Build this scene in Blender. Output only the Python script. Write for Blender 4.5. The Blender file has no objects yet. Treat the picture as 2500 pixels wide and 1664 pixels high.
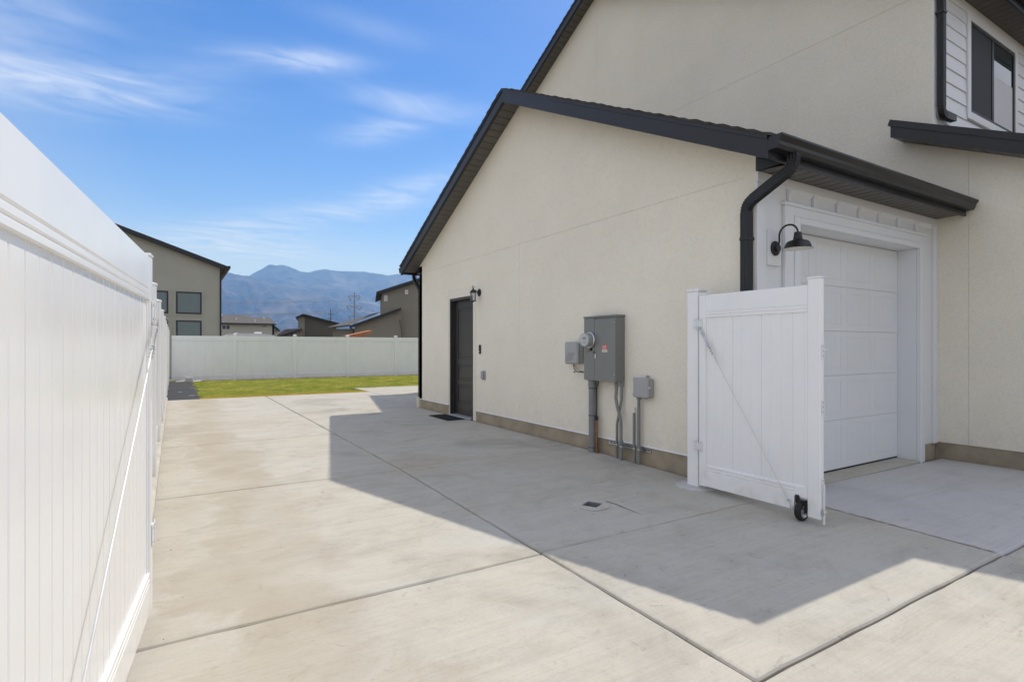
import bpy, bmesh, math, random
import numpy as np
from mathutils import Vector, Matrix

# ---------------------------------------------------------------- camera, sky, sun, exposure
S = bpy.context.scene
COL = S.collection
R = math.radians
random.seed(7)
rng = np.random.default_rng(7)

cam_d = bpy.data.cameras.new('camera')
cam = bpy.data.objects.new('camera', cam_d)
COL.objects.link(cam)
cam.location = (0, 0, 1.33)
cam.rotation_euler = (R(90), 0, R(-31.6))
cam_d.sensor_width = 36.0
cam_d.lens = 19.32
cam_d.shift_y = 0.0056
cam_d.clip_start = 0.05
cam_d.clip_end = 60000
S.camera = cam

SUN_DIR = Vector((0.557, 0.309, 1.0)).normalized()
SUN_EL = math.asin(SUN_DIR.z)
SUN_AZ = math.atan2(SUN_DIR.x, SUN_DIR.y)          # clockwise from +Y

world = bpy.data.worlds.new('World')
S.world = world
world.use_nodes = True
WN, WL = world.node_tree.nodes, world.node_tree.links
WN.clear()


def wnode(t, **kw):
    n = WN.new(t)
    for k, v in kw.items():
        setattr(n, k, v)
    return n


def wmath(op, a, b=None, c=None, clamp=False):
    n = wnode('ShaderNodeMath', operation=op, use_clamp=clamp)
    for i, v in enumerate((a, b, c)):
        if v is None:
            continue
        if isinstance(v, (int, float)):
            n.inputs[i].default_value = v
        else:
            WL.new(v, n.inputs[i])
    return n.outputs[0]


sky = wnode('ShaderNodeTexSky', sky_type='NISHITA', sun_disc=False)
sky.sun_elevation = SUN_EL
sky.sun_rotation = SUN_AZ
sky.altitude = 1400
sky.air_density = 1.0
sky.dust_density = 1.8
sky.ozone_density = 2.0
hsv = wnode('ShaderNodeHueSaturation')
hsv.inputs['Hue'].default_value = 0.512
hsv.inputs['Saturation'].default_value = 1.56
hsv.inputs['Value'].default_value = 0.60
WL.new(sky.outputs[0], hsv.inputs['Color'])
tc = wnode('ShaderNodeTexCoord')
sep = wnode('ShaderNodeSeparateXYZ')
WL.new(tc.outputs['Generated'], sep.inputs[0])
AZ = wmath('ARCTAN2', sep.outputs[0], sep.outputs[1])
EL = wmath('ARCSINE', sep.outputs[2])
# thin cirrus: streaky noise seen on a high flat layer, gathered into a handful of wisps
zc = wmath('MAXIMUM', sep.outputs[2], 0.06)
cu = wmath('DIVIDE', sep.outputs[0], zc)
cv = wmath('DIVIDE', sep.outputs[1], zc)
comb = wnode('ShaderNodeCombineXYZ')
WL.new(cu, comb.inputs[0]); WL.new(cv, comb.inputs[1])
mp = wnode('ShaderNodeMapping')
mp.inputs['Rotation'].default_value = (0, 0, R(24))
mp.inputs['Scale'].default_value = (0.9, 2.0, 1)
WL.new(comb.outputs[0], mp.inputs[0])
nz = wnode('ShaderNodeTexNoise')
nz.inputs['Scale'].default_value = 1.9
nz.inputs['Detail'].default_value = 10
nz.inputs['Roughness'].default_value = 0.60
nz.inputs['Distortion'].default_value = 1.3
WL.new(mp.outputs[0], nz.inputs['Vector'])
nz2 = wnode('ShaderNodeTexNoise')
nz2.inputs['Scale'].default_value = 0.55
nz2.inputs['Detail'].default_value = 4
WL.new(mp.outputs[0], nz2.inputs['Vector'])
total = None
# azimuth, elevation, half width, half height, tilt, strength (degrees)
WISPS = [(-6.5, 20.2, 8.0, 1.5, 6, 0.95), (-13, 24.0, 9, 4.0, 18, 0.45), (11.0, 26.0, 4.5, 0.9, 4, 0.85),
         (22.0, 23.4, 6.5, 1.1, -4, 0.62), (18.0, 20.8, 3.8, 1.0, 12, 0.72), (10.0, 12.3, 10.0, 1.3, 14, 0.50),
         (21.0, 15.5, 7.0, 1.4, 18, 0.45), (4.0, 9.3, 9.0, 1.3, 3, 0.42), (12.0, 8.5, 18.0, 2.2, 0, 0.25), (18.0, 29.2, 6.0, 1.0, -8, 0.22),
         (3, 24, 5, 1.6, 20, 0.22)]
for az, el, w, h, t, k in WISPS:
    dx = wmath('MULTIPLY', wmath('SUBTRACT', AZ, R(az)), math.cos(R(el)))
    dy = wmath('SUBTRACT', EL, R(el))
    ct, st = math.cos(R(t)), math.sin(R(t))
    u = wmath('MULTIPLY_ADD', dx, ct / R(w), wmath('MULTIPLY', dy, st / R(w)))
    v = wmath('MULTIPLY_ADD', dy, ct / R(h), wmath('MULTIPLY', dx, -st / R(h)))
    d2 = wmath('ADD', wmath('MULTIPLY', u, u), wmath('MULTIPLY', v, v))
    g = wmath('MULTIPLY', wmath('EXPONENT', wmath('MULTIPLY', d2, -1.0)), k)
    total = g if total is None else wmath('ADD', total, g)
streak = wmath('MULTIPLY_ADD', nz.outputs['Fac'], 2.2, -0.58, clamp=True)
cl = wmath('MULTIPLY', total, streak, clamp=True)
# thin cirrus spread thicker out of view, added to brighten and whiten the shade
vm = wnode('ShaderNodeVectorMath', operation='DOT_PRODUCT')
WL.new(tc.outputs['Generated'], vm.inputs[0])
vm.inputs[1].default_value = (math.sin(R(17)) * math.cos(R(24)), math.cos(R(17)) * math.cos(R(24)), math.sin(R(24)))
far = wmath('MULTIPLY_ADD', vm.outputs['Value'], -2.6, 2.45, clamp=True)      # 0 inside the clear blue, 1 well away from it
fill_veil = wmath('MULTIPLY', wmath('MULTIPLY_ADD', nz2.outputs['Fac'], 0.8, 0.25, clamp=True), wmath('MULTIPLY_ADD', far, 0.86, 0.05))
glow = wmath('MULTIPLY', wmath('EXPONENT', wmath('MULTIPLY', wmath('MAXIMUM', EL, 0.0), -1.0 / R(10.0))), 0.80)


def wmix(fac, a, b):
    n = wnode('ShaderNodeMix', data_type='RGBA')
    WL.new(fac, n.inputs['Factor'])
    WL.new(a, n.inputs[6])
    n.inputs[7].default_value = (*b, 1)
    return n.outputs[2]


skyc = wmix(glow, hsv.outputs[0], (2.75, 3.7, 6.6))
skyc = wmix(fill_veil, skyc, (4.22, 4.22, 4.22))
skyc = wmix(wmath('MULTIPLY', cl, 0.80), skyc, (3.8, 4.2, 4.9))
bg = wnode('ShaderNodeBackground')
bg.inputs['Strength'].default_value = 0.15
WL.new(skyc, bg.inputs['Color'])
wo = wnode('ShaderNodeOutputWorld')
WL.new(bg.outputs[0], wo.inputs['Surface'])

sun_d = bpy.data.lights.new('sun', 'SUN')
sun_d.energy = 2.03
sun_d.angle = R(0.53)
sun_d.color = (1.0, 0.975, 0.945)
sun = bpy.data.objects.new('sun', sun_d)
COL.objects.link(sun)
sun.rotation_euler = SUN_DIR.to_track_quat('Z', 'Y').to_euler()
sun.location = SUN_DIR * 40

S.view_settings.view_transform = 'Standard'
S.view_settings.look = 'None'
S.view_settings.exposure = 0.72
S.view_settings.gamma = 1.0
S.view_settings.use_curve_mapping = False
S.render.engine = 'CYCLES'
S.cycles.use_denoising = True
S.cycles.max_bounces = 8
S.cycles.diffuse_bounces = 5
S.cycles.glossy_bounces = 4
S.cycles.transmission_bounces = 6
S.cycles.volume_bounces = 2
S.cycles.sample_clamp_indirect = 6
S.cycles.caustics_reflective = False
S.cycles.caustics_refractive = False


# ---------------------------------------------------------------- materials
def new_mat(name):
    m = bpy.data.materials.new(name)
    m.use_nodes = True
    nt = m.node_tree
    return m, nt, nt.nodes['Principled BSDF']


def nd(nt, t, **kw):
    n = nt.nodes.new(t)
    for k, v in kw.items():
        setattr(n, k, v)
    return n


def position(nt, scale=(1, 1, 1), rot=(0, 0, 0), obj=False):
    m = nd(nt, 'ShaderNodeMapping')
    m.inputs['Scale'].default_value = scale
    m.inputs['Rotation'].default_value = rot
    if obj:
        t = nd(nt, 'ShaderNodeTexCoord')
        nt.links.new(t.outputs['Object'], m.inputs[0])
    else:
        g = nd(nt, 'ShaderNodeNewGeometry')
        nt.links.new(g.outputs['Position'], m.inputs[0])
    return m.outputs[0]


def noise(nt, vec, scale, detail=4, rough=0.55, dist=0.0):
    n = nd(nt, 'ShaderNodeTexNoise')
    n.inputs['Scale'].default_value = scale
    n.inputs['Detail'].default_value = detail
    n.inputs['Roughness'].default_value = rough
    n.inputs['Distortion'].default_value = dist
    nt.links.new(vec, n.inputs['Vector'])
    return n.outputs['Fac']


def ramp(nt, fac, stops):
    r = nd(nt, 'ShaderNodeValToRGB')
    e = r.color_ramp.elements
    while len(e) > 1:
        e.remove(e[-1])
    for i, (p, c) in enumerate(stops):
        el = e[0] if i == 0 else e.new(p)
        el.position = p
        c = (c, c, c) if isinstance(c, (int, float)) else c
        el.color = (*c, 1)
    nt.links.new(fac, r.inputs[0])
    return r.outputs[0]


def mixrgb(nt, fac, a, b, mode='MIX'):
    n = nd(nt, 'ShaderNodeMix', data_type='RGBA', blend_type=mode)
    for sock, v in ((n.inputs['Factor'], fac), (n.inputs[6], a), (n.inputs[7], b)):
        if isinstance(v, (int, float)):
            sock.default_value = v
        elif isinstance(v, tuple):
            sock.default_value = (*v, 1)
        else:
            nt.links.new(v, sock)
    return n.outputs[2]


def nmath(nt, op, a, b=None, clamp=False):
    n = nd(nt, 'ShaderNodeMath', operation=op, use_clamp=clamp)
    for i, v in enumerate((a, b)):
        if v is None:
            continue
        if isinstance(v, (int, float)):
            n.inputs[i].default_value = v
        else:
            nt.links.new(v, n.inputs[i])
    return n.outputs[0]


def bump(nt, bsdf, height, strength, dist=0.01):
    b = nd(nt, 'ShaderNodeBump')
    b.inputs['Strength'].default_value = strength
    b.inputs['Distance'].default_value = dist
    nt.links.new(height, b.inputs['Height'])
    nt.links.new(b.outputs[0], bsdf.inputs['Normal'])


def plain(name, col, rough=0.5, metal=0.0, spec=0.5, var=0.06, vscale=3.0, bstr=0.0, bscale=60, bdist=0.004, stretch=(1, 1, 1)):
    m, nt, b = new_mat(name)
    p = position(nt, stretch)
    n = noise(nt, p, vscale, 5)
    lo = tuple(c * (1 - var) for c in col)
    hi = tuple(min(1, c * (1 + var)) for c in col)
    nt.links.new(ramp(nt, n, [(0.3, lo), (0.7, hi)]), b.inputs['Base Color'])
    nt.links.new(ramp(nt, n, [(0.25, max(0.03, rough - 0.06)), (0.75, min(1, rough + 0.06))]), b.inputs['Roughness'])
    b.inputs['Metallic'].default_value = metal
    b.inputs['Specular IOR Level'].default_value = spec
    if bstr:
        bump(nt, b, noise(nt, p, bscale, 4), bstr, bdist)
    return m


def concrete_mat(name, light, dark, tan, fence_stain=True):
    m, nt, b = new_mat(name)
    p = position(nt)
    big = noise(nt, p, 0.55, 5, 0.6, 0.6)
    streak = noise(nt, position(nt, (0.35, 5.0, 1), (0, 0, R(-2))), 1.6, 6, 0.6, 0.3)
    fine_streak = noise(nt, position(nt, (0.5, 26.0, 1), (0, 0, R(-2))), 3.0, 4, 0.6)
    grain = noise(nt, p, 170, 3, 0.7)
    c = ramp(nt, big, [(0.32, dark), (0.44, light), (0.54, light), (0.68, tan)])
    c = mixrgb(nt, 0.34, c, ramp(nt, streak, [(0.30, 0.80), (0.5, 1.0), (0.72, 1.07)]), 'MULTIPLY')
    c = mixrgb(nt, 0.46, c, ramp(nt, fine_streak, [(0.28, 0.82), (0.5, 1.0), (0.7, 1.05)]), 'MULTIPLY')
    c = mixrgb(nt, 0.5, c, ramp(nt, grain, [(0.3, 0.80), (0.5, 1.0), (0.75, 1.10)]), 'MULTIPLY')
    cool = noise(nt, position(nt, (0.8, 1.2, 1)), 0.75, 6, 0.62, 0.8)
    c = mixrgb(nt, ramp(nt, cool, [(0.50, 0.0), (0.66, 0.55)]), c, tuple(x_ * k_ for x_, k_ in zip(light, (1.02, 1.06, 1.12))))
    mott = noise(nt, position(nt, (0.8, 1.0, 1)), 2.6, 9, 0.70, 0.7)
    c = mixrgb(nt, 0.9 if fence_stain else 0.35, c, ramp(nt, mott, [(0.28, (0.84, 0.825, 0.80)), (0.46, (0.98, 0.98, 0.98)), (0.56, (1.04, 1.04, 1.04)), (0.74, (0.93, 0.91, 0.88))]), 'MULTIPLY')
    pit = noise(nt, p, 46, 5, 0.75)
    c = mixrgb(nt, 0.75, c, ramp(nt, pit, [(0.26, 0.66), (0.40, 1.0), (0.7, 1.05)]), 'MULTIPLY')
    # scattered scuffs and dried drips
    scuff = noise(nt, position(nt, (1.4, 2.2, 1)), 4.2, 8, 0.72, 1.2)
    c = mixrgb(nt, nmath(nt, 'MULTIPLY', ramp(nt, scuff, [(0.585, 0.0), (0.68, 1.0)]), 0.46), c, tuple(x * 0.62 for x in dark))
    vo = nd(nt, 'ShaderNodeTexVoronoi')
    vo.inputs['Scale'].default_value = 3.3
    nt.links.new(p, vo.inputs['Vector'])
    c = mixrgb(nt, ramp(nt, vo.outputs['Distance'], [(0.0, 0.55), (0.014, 0.0)]), c, (0.16, 0.13, 0.10))
    if fence_stain:
        # band of dried brown mud washed out from under the fence, with its own ragged edge
        sp = nd(nt, 'ShaderNodeSeparateXYZ')
        nt.links.new(p, sp.inputs[0])
        edge = noise(nt, position(nt, (0.7, 0.9, 1)), 1.7, 7, 0.65, 0.9)
        x = nmath(nt, 'ADD', sp.outputs[0], nmath(nt, 'MULTIPLY', nmath(nt, 'SUBTRACT', edge, 0.5), -1.5))
        band = ramp(nt, nmath(nt, 'MULTIPLY', x, 0.5), [(0.0, 0.45), (0.06, 0.25), (0.10, 0.85), (0.22, 1.0), (0.40, 0.75), (0.46, 0.15), (0.60, 0.0)])
        patch = ramp(nt, noise(nt, p, 0.9, 5, 0.6, 0.5), [(0.36, 0.25), (0.58, 1.0)])
        f = nmath(nt, 'MULTIPLY', nmath(nt, 'MULTIPLY', band, patch), 0.72)
        c = mixrgb(nt, f, c, tuple(x_ * k_ for x_, k_ in zip(tan, (0.86, 0.82, 0.76))))
    nt.links.new(c, b.inputs['Base Color'])
    b.inputs['Roughness'].default_value = 0.92
    b.inputs['Specular IOR Level'].default_value = 0.12
    broom = noise(nt, position(nt, (1.2, 95.0, 1), (0, 0, R(-2))), 2.2, 3, 0.6)
    h = nmath(nt, 'ADD', nmath(nt, 'MULTIPLY', broom, 0.8), nmath(nt, 'MULTIPLY', grain, 0.5))
    bump(nt, b, h, 0.30, 0.004)
    return m


def stucco_mat(name, col, var=0.05):
    m, nt, b = new_mat(name)
    p = position(nt)
    n1 = noise(nt, p, 0.8, 5, 0.6)
    n2 = noise(nt, p, 70, 5, 0.65)
    c = ramp(nt, n1, [(0.3, tuple(x * (1 - var) for x in col)), (0.7, tuple(x * (1 + var * 0.6) for x in col))])
    c = mixrgb(nt, 0.6, c, ramp(nt, n2, [(0.3, 0.86), (0.6, 1.03)]), 'MULTIPLY')
    n3 = noise(nt, p, 24, 6, 0.7)
    c = mixrgb(nt, 0.5, c, ramp(nt, n3, [(0.30, 0.90), (0.55, 1.02)]), 'MULTIPLY')
    zz = nd(nt, 'ShaderNodeSeparateXYZ')
    nt.links.new(p, zz.inputs[0])
    low = nmath(nt, 'MULTIPLY', ramp(nt, zz.outputs[2], [(0.17, 1.0), (0.55, 0.0)]), ramp(nt, noise(nt, p, 5, 6, 0.7), [(0.45, 0.0), (0.72, 0.5)]))
    c = mixrgb(nt, low, c, tuple(x * 0.72 for x in col))
    nt.links.new(c, b.inputs['Base Color'])
    b.inputs['Roughness'].default_value = 0.92
    b.inputs['Specular IOR Level'].default_value = 0.2
    wavy = noise(nt, p, 1.7, 3)
    h = nmath(nt, 'ADD', nmath(nt, 'ADD', n2, nmath(nt, 'MULTIPLY', n3, 1.2)), nmath(nt, 'MULTIPLY', wavy, 1.5))
    bump(nt, b, h, 0.55, 0.008)
    return m


def vinyl_mat(name, col, rough):
    m, nt, b = new_mat(name)
    p = position(nt)
    dirt = noise(nt, position(nt, (1, 1, 0.6)), 2.2, 6, 0.65)
    c = ramp(nt, dirt, [(0.28, tuple(x * 0.945 for x in col)), (0.55, col)])
    g = nd(nt, 'ShaderNodeSeparateXYZ')
    nt.links.new(p, g.inputs[0])
    splash = nmath(nt, 'MULTIPLY', ramp(nt, g.outputs[2], [(0.0, 1.0), (0.30, 0.0)]), ramp(nt, noise(nt, p, 7, 5), [(0.45, 0.0), (0.7, 0.35)]))
    c = mixrgb(nt, splash, c, (0.52, 0.47, 0.40))
    nt.links.new(c, b.inputs['Base Color'])
    b.inputs['Roughness'].default_value = rough
    b.inputs['Specular IOR Level'].default_value = 0.5
    w = noise(nt, position(nt, (0.8, 0.8, 0.5)), 2.6, 2)
    bump(nt, b, w, 0.10, 0.02)
    return m


def shingle_mat(name, col):
    m, nt, b = new_mat(name)
    p = position(nt, (5.0, 5.0, 9.0))
    n = noise(nt, p, 1.0, 3)
    n2 = noise(nt, position(nt), 160, 2)
    c = ramp(nt, n, [(0.3, tuple(x * 0.65 for x in col)), (0.7, tuple(x * 1.35 for x in col))])
    c = mixrgb(nt, 0.6, c, ramp(nt, n2, [(0.3, 0.6), (0.7, 1.3)]), 'MULTIPLY')
    nt.links.new(c, b.inputs['Base Color'])
    b.inputs['Roughness'].default_value = 0.95
    bump(nt, b, n2, 0.5, 0.004)
    return m


def glass_mat(name, tint, rough=0.02):
    m, nt, b = new_mat(name)
    p = position(nt)
    b.inputs['Base Color'].default_value = (*tint, 1)
    b.inputs['Roughness'].default_value = rough
    b.inputs['Specular IOR Level'].default_value = 0.8
    b.inputs['Coat Weight'].default_value = 0.6
    bump(nt, b, noise(nt, p, 1.2, 2), 0.05, 0.02)
    return m


def mountain_mat(name):
    m, nt, b = new_mat(name)
    p = position(nt, (1, 1, 1.6))
    n1 = noise(nt, p, 0.0028, 10, 0.66, 0.4)
    n2 = noise(nt, position(nt, (1, 1, 2.2), (0, 0, R(35))), 0.009, 10, 0.74, 0.6)
    c = ramp(nt, n1, [(0.34, (0.012, 0.020, 0.014)), (0.50, (0.032, 0.038, 0.026)), (0.66, (0.19, 0.165, 0.120))])
    c2 = ramp(nt, n2, [(0.38, (0.012, 0.020, 0.012)), (0.60, (0.22, 0.18, 0.125))])
    c = mixrgb(nt, 0.5, c, c2)
    nt.links.new(c, b.inputs['Base Color'])
    b.inputs['Roughness'].default_value = 1.0
    b.inputs['Specular IOR Level'].default_value = 0.1
    bump(nt, b, n2, 0.9, 60)
    return m


M = {}
M['concrete'] = concrete_mat('concrete', (0.476, 0.452, 0.397), (0.385, 0.364, 0.318), (0.432, 0.392, 0.324))
M['apron'] = concrete_mat('apron_concrete', (0.53, 0.52, 0.515), (0.45, 0.44, 0.44), (0.50, 0.48, 0.465), False)
M['foundation'] = plain('foundation_concrete', (0.335, 0.285, 0.205), 0.9, var=0.22, vscale=3.5, bstr=0.4, bscale=45, bdist=0.006)
M['kerb'] = plain('kerb_concrete', (0.47, 0.44, 0.395), 0.9, var=0.16, vscale=4, bstr=0.3)
M['dirt'] = plain('dirt', (0.13, 0.095, 0.065), 1.0, var=0.35, vscale=6, bstr=0.7, bscale=30, bdist=0.02)
M['joint'] = plain('joint_dirt', (0.12, 0.092, 0.066), 1.0, var=0.4, vscale=9, bstr=0.5)
M['ground'] = plain('dry_ground', (0.20, 0.165, 0.11), 1.0, var=0.3, vscale=0.01)
M['stucco'] = stucco_mat('cream_stucco', (0.850, 0.795, 0.675))
M['stucco_trim'] = stucco_mat('smooth_stucco_trim', (0.82, 0.765, 0.66), 0.03)
M['vinyl'] = vinyl_mat('white_vinyl', (0.868, 0.870, 0.872), 0.22)
M['white'] = plain('white_paint', (0.745, 0.758, 0.775), 0.42, var=0.02, vscale=1.5, bstr=0.06, bscale=30)
M['fascia'] = plain('bronze_black_metal', (0.011, 0.0105, 0.0115), 0.40, var=0.15, vscale=2, bstr=0.05, bscale=4, bdist=0.01)
M['soffit'] = plain('dark_soffit', (0.105, 0.096, 0.082), 0.5, var=0.12, vscale=3)
M['black'] = plain('black_metal', (0.010, 0.010, 0.011), 0.42, var=0.15)
M['rubber'] = plain('rubber', (0.014, 0.014, 0.014), 0.75, var=0.2, vscale=20)
M['shingle'] = shingle_mat('asphalt_shingle', (0.055, 0.048, 0.040))
M['door'] = plain('dark_door_paint', (0.038, 0.036, 0.032), 0.45, var=0.1, vscale=2, bstr=0.06, bscale=20)
M['grey_metal'] = plain('grey_enamel', (0.195, 0.203, 0.193), 0.42, var=0.06, vscale=2.5, bstr=0.05, bscale=15)
M['grey_pvc'] = plain('grey_pvc', (0.215, 0.222, 0.222), 0.5, var=0.1, vscale=6)
M['grey_plastic'] = plain('grey_plastic', (0.365, 0.37, 0.372), 0.5, var=0.04, vscale=4, bstr=0.05, bscale=200)
M['steel'] = plain('zinc_steel', (0.58, 0.59, 0.60), 0.34, 1.0, var=0.15, vscale=15)
M['copper'] = plain('copper', (0.36, 0.165, 0.09), 0.45, 0.85, var=0.25, vscale=12)
M['red'] = plain('red_label', (0.62, 0.055, 0.035), 0.5, var=0.05)
M['paper'] = plain('white_label', (0.72, 0.71, 0.68), 0.6, var=0.05)
M['ink'] = plain('grey_print', (0.25, 0.25, 0.25), 0.6)
M['dial'] = plain('meter_dial', (0.62, 0.63, 0.62), 0.5, var=0.05)
M['pvc'] = plain('off_white_pvc', (0.66, 0.61, 0.51), 0.5, var=0.08)
M['mat'] = plain('black_mat', (0.018, 0.018, 0.018), 0.95, var=0.3, vscale=60, bstr=0.6, bscale=120)
M['fabric'] = plain('weed_fabric', (0.034, 0.034, 0.036), 0.85, var=0.3, vscale=4, bstr=0.5, bscale=6, bdist=0.03)
M['glass'] = glass_mat('window_glass', (0.030, 0.045, 0.045))
M['teal_glass'] = glass_mat('teal_window_glass', (0.055, 0.105, 0.112), 0.06)
M['screen'] = plain('insect_screen', (0.022, 0.022, 0.026), 0.7, var=0.1, vscale=300)
M['pale_pane'] = plain('pale_window_pane', (0.60, 0.60, 0.62), 0.7, var=0.03)  # pale panes; on the upper window this colour paints a reflection
M['lawn'] = plain('lawn_base', (0.17, 0.20, 0.035), 1.0, var=0.35, vscale=3, bstr=0.5, bscale=40, bdist=0.03)
M['house_grey'] = stucco_mat('grey_stucco', (0.44, 0.432, 0.365))
M['house_pale'] = stucco_mat('pale_stucco', (0.47, 0.455, 0.39))
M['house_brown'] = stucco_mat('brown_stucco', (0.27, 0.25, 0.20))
M['house_dark'] = stucco_mat('shaded_brown_and_board', (0.125, 0.112, 0.082))  # brown wall with its shade put into the colour; also a dark board
M['roof_grey'] = shingle_mat('grey_shingle', (0.115, 0.105, 0.095))
M['camper'] = plain('camper_white', (0.74, 0.74, 0.72), 0.35, var=0.03)
M['cedar'] = plain('orange_stained_wood', (0.56, 0.20, 0.07), 0.6, var=0.15, vscale=3, stretch=(1, 1, 8))
M['cable'] = plain('cable_sleeve', (0.60, 0.61, 0.62), 0.35, var=0.08, vscale=8)
M['galv'] = plain('galvanised', (0.24, 0.25, 0.26), 0.5, 0.4, var=0.1)
M['wood'] = plain('pole_wood', (0.10, 0.075, 0.055), 0.9, var=0.2)
M['mountain'] = mountain_mat('mountain_side')

# grass blades: green with straw-coloured patches, greener away from the slab edge
mg, ntg, bgr = new_mat('grass_blade')
pg = position(ntg)
c = ramp(ntg, noise(ntg, pg, 1.4, 6, 0.65, 0.8), [(0.30, (0.095, 0.135, 0.014)), (0.46, (0.205, 0.220, 0.036)), (0.58, (0.29, 0.265, 0.060)), (0.70, (0.44, 0.35, 0.12))])
c = mixrgb(ntg, 0.7, c, ramp(ntg, noise(ntg, pg, 14, 4, 0.7), [(0.3, 0.45), (0.7, 1.45)]), 'MULTIPLY')
sg = nd(ntg, 'ShaderNodeSeparateXYZ')
ntg.links.new(pg, sg.inputs[0])
wob = noise(ntg, pg, 1.6, 5, 0.65)
ey = nmath(ntg, 'SUBTRACT', sg.outputs[1], nmath(ntg, 'MULTIPLY', wob, 1.5))
dry = ramp(ntg, nmath(ntg, 'SUBTRACT', ey, 15.0), [(0.35, 1.0), (0.95, 0.0)])
c = mixrgb(ntg, nmath(ntg, 'MULTIPLY', dry, 0.9), c, (0.38, 0.25, 0.075))
ntg.links.new(c, bgr.inputs['Base Color'])
bgr.inputs['Roughness'].default_value = 0.7
tl = nd(ntg, 'ShaderNodeBsdfTranslucent')
ntg.links.new(mixrgb(ntg, 1.0, c, (1.0, 1.0, 0.7), 'MULTIPLY'), tl.inputs[0])
ad = nd(ntg, 'ShaderNodeAddShader')
ntg.links.new(bgr.outputs[0], ad.inputs[0])
ntg.links.new(tl.outputs[0], ad.inputs[1])
ntg.links.new(ad.outputs[0], ntg.nodes['Material Output'].inputs[0])
M['grass'] = mg


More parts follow.
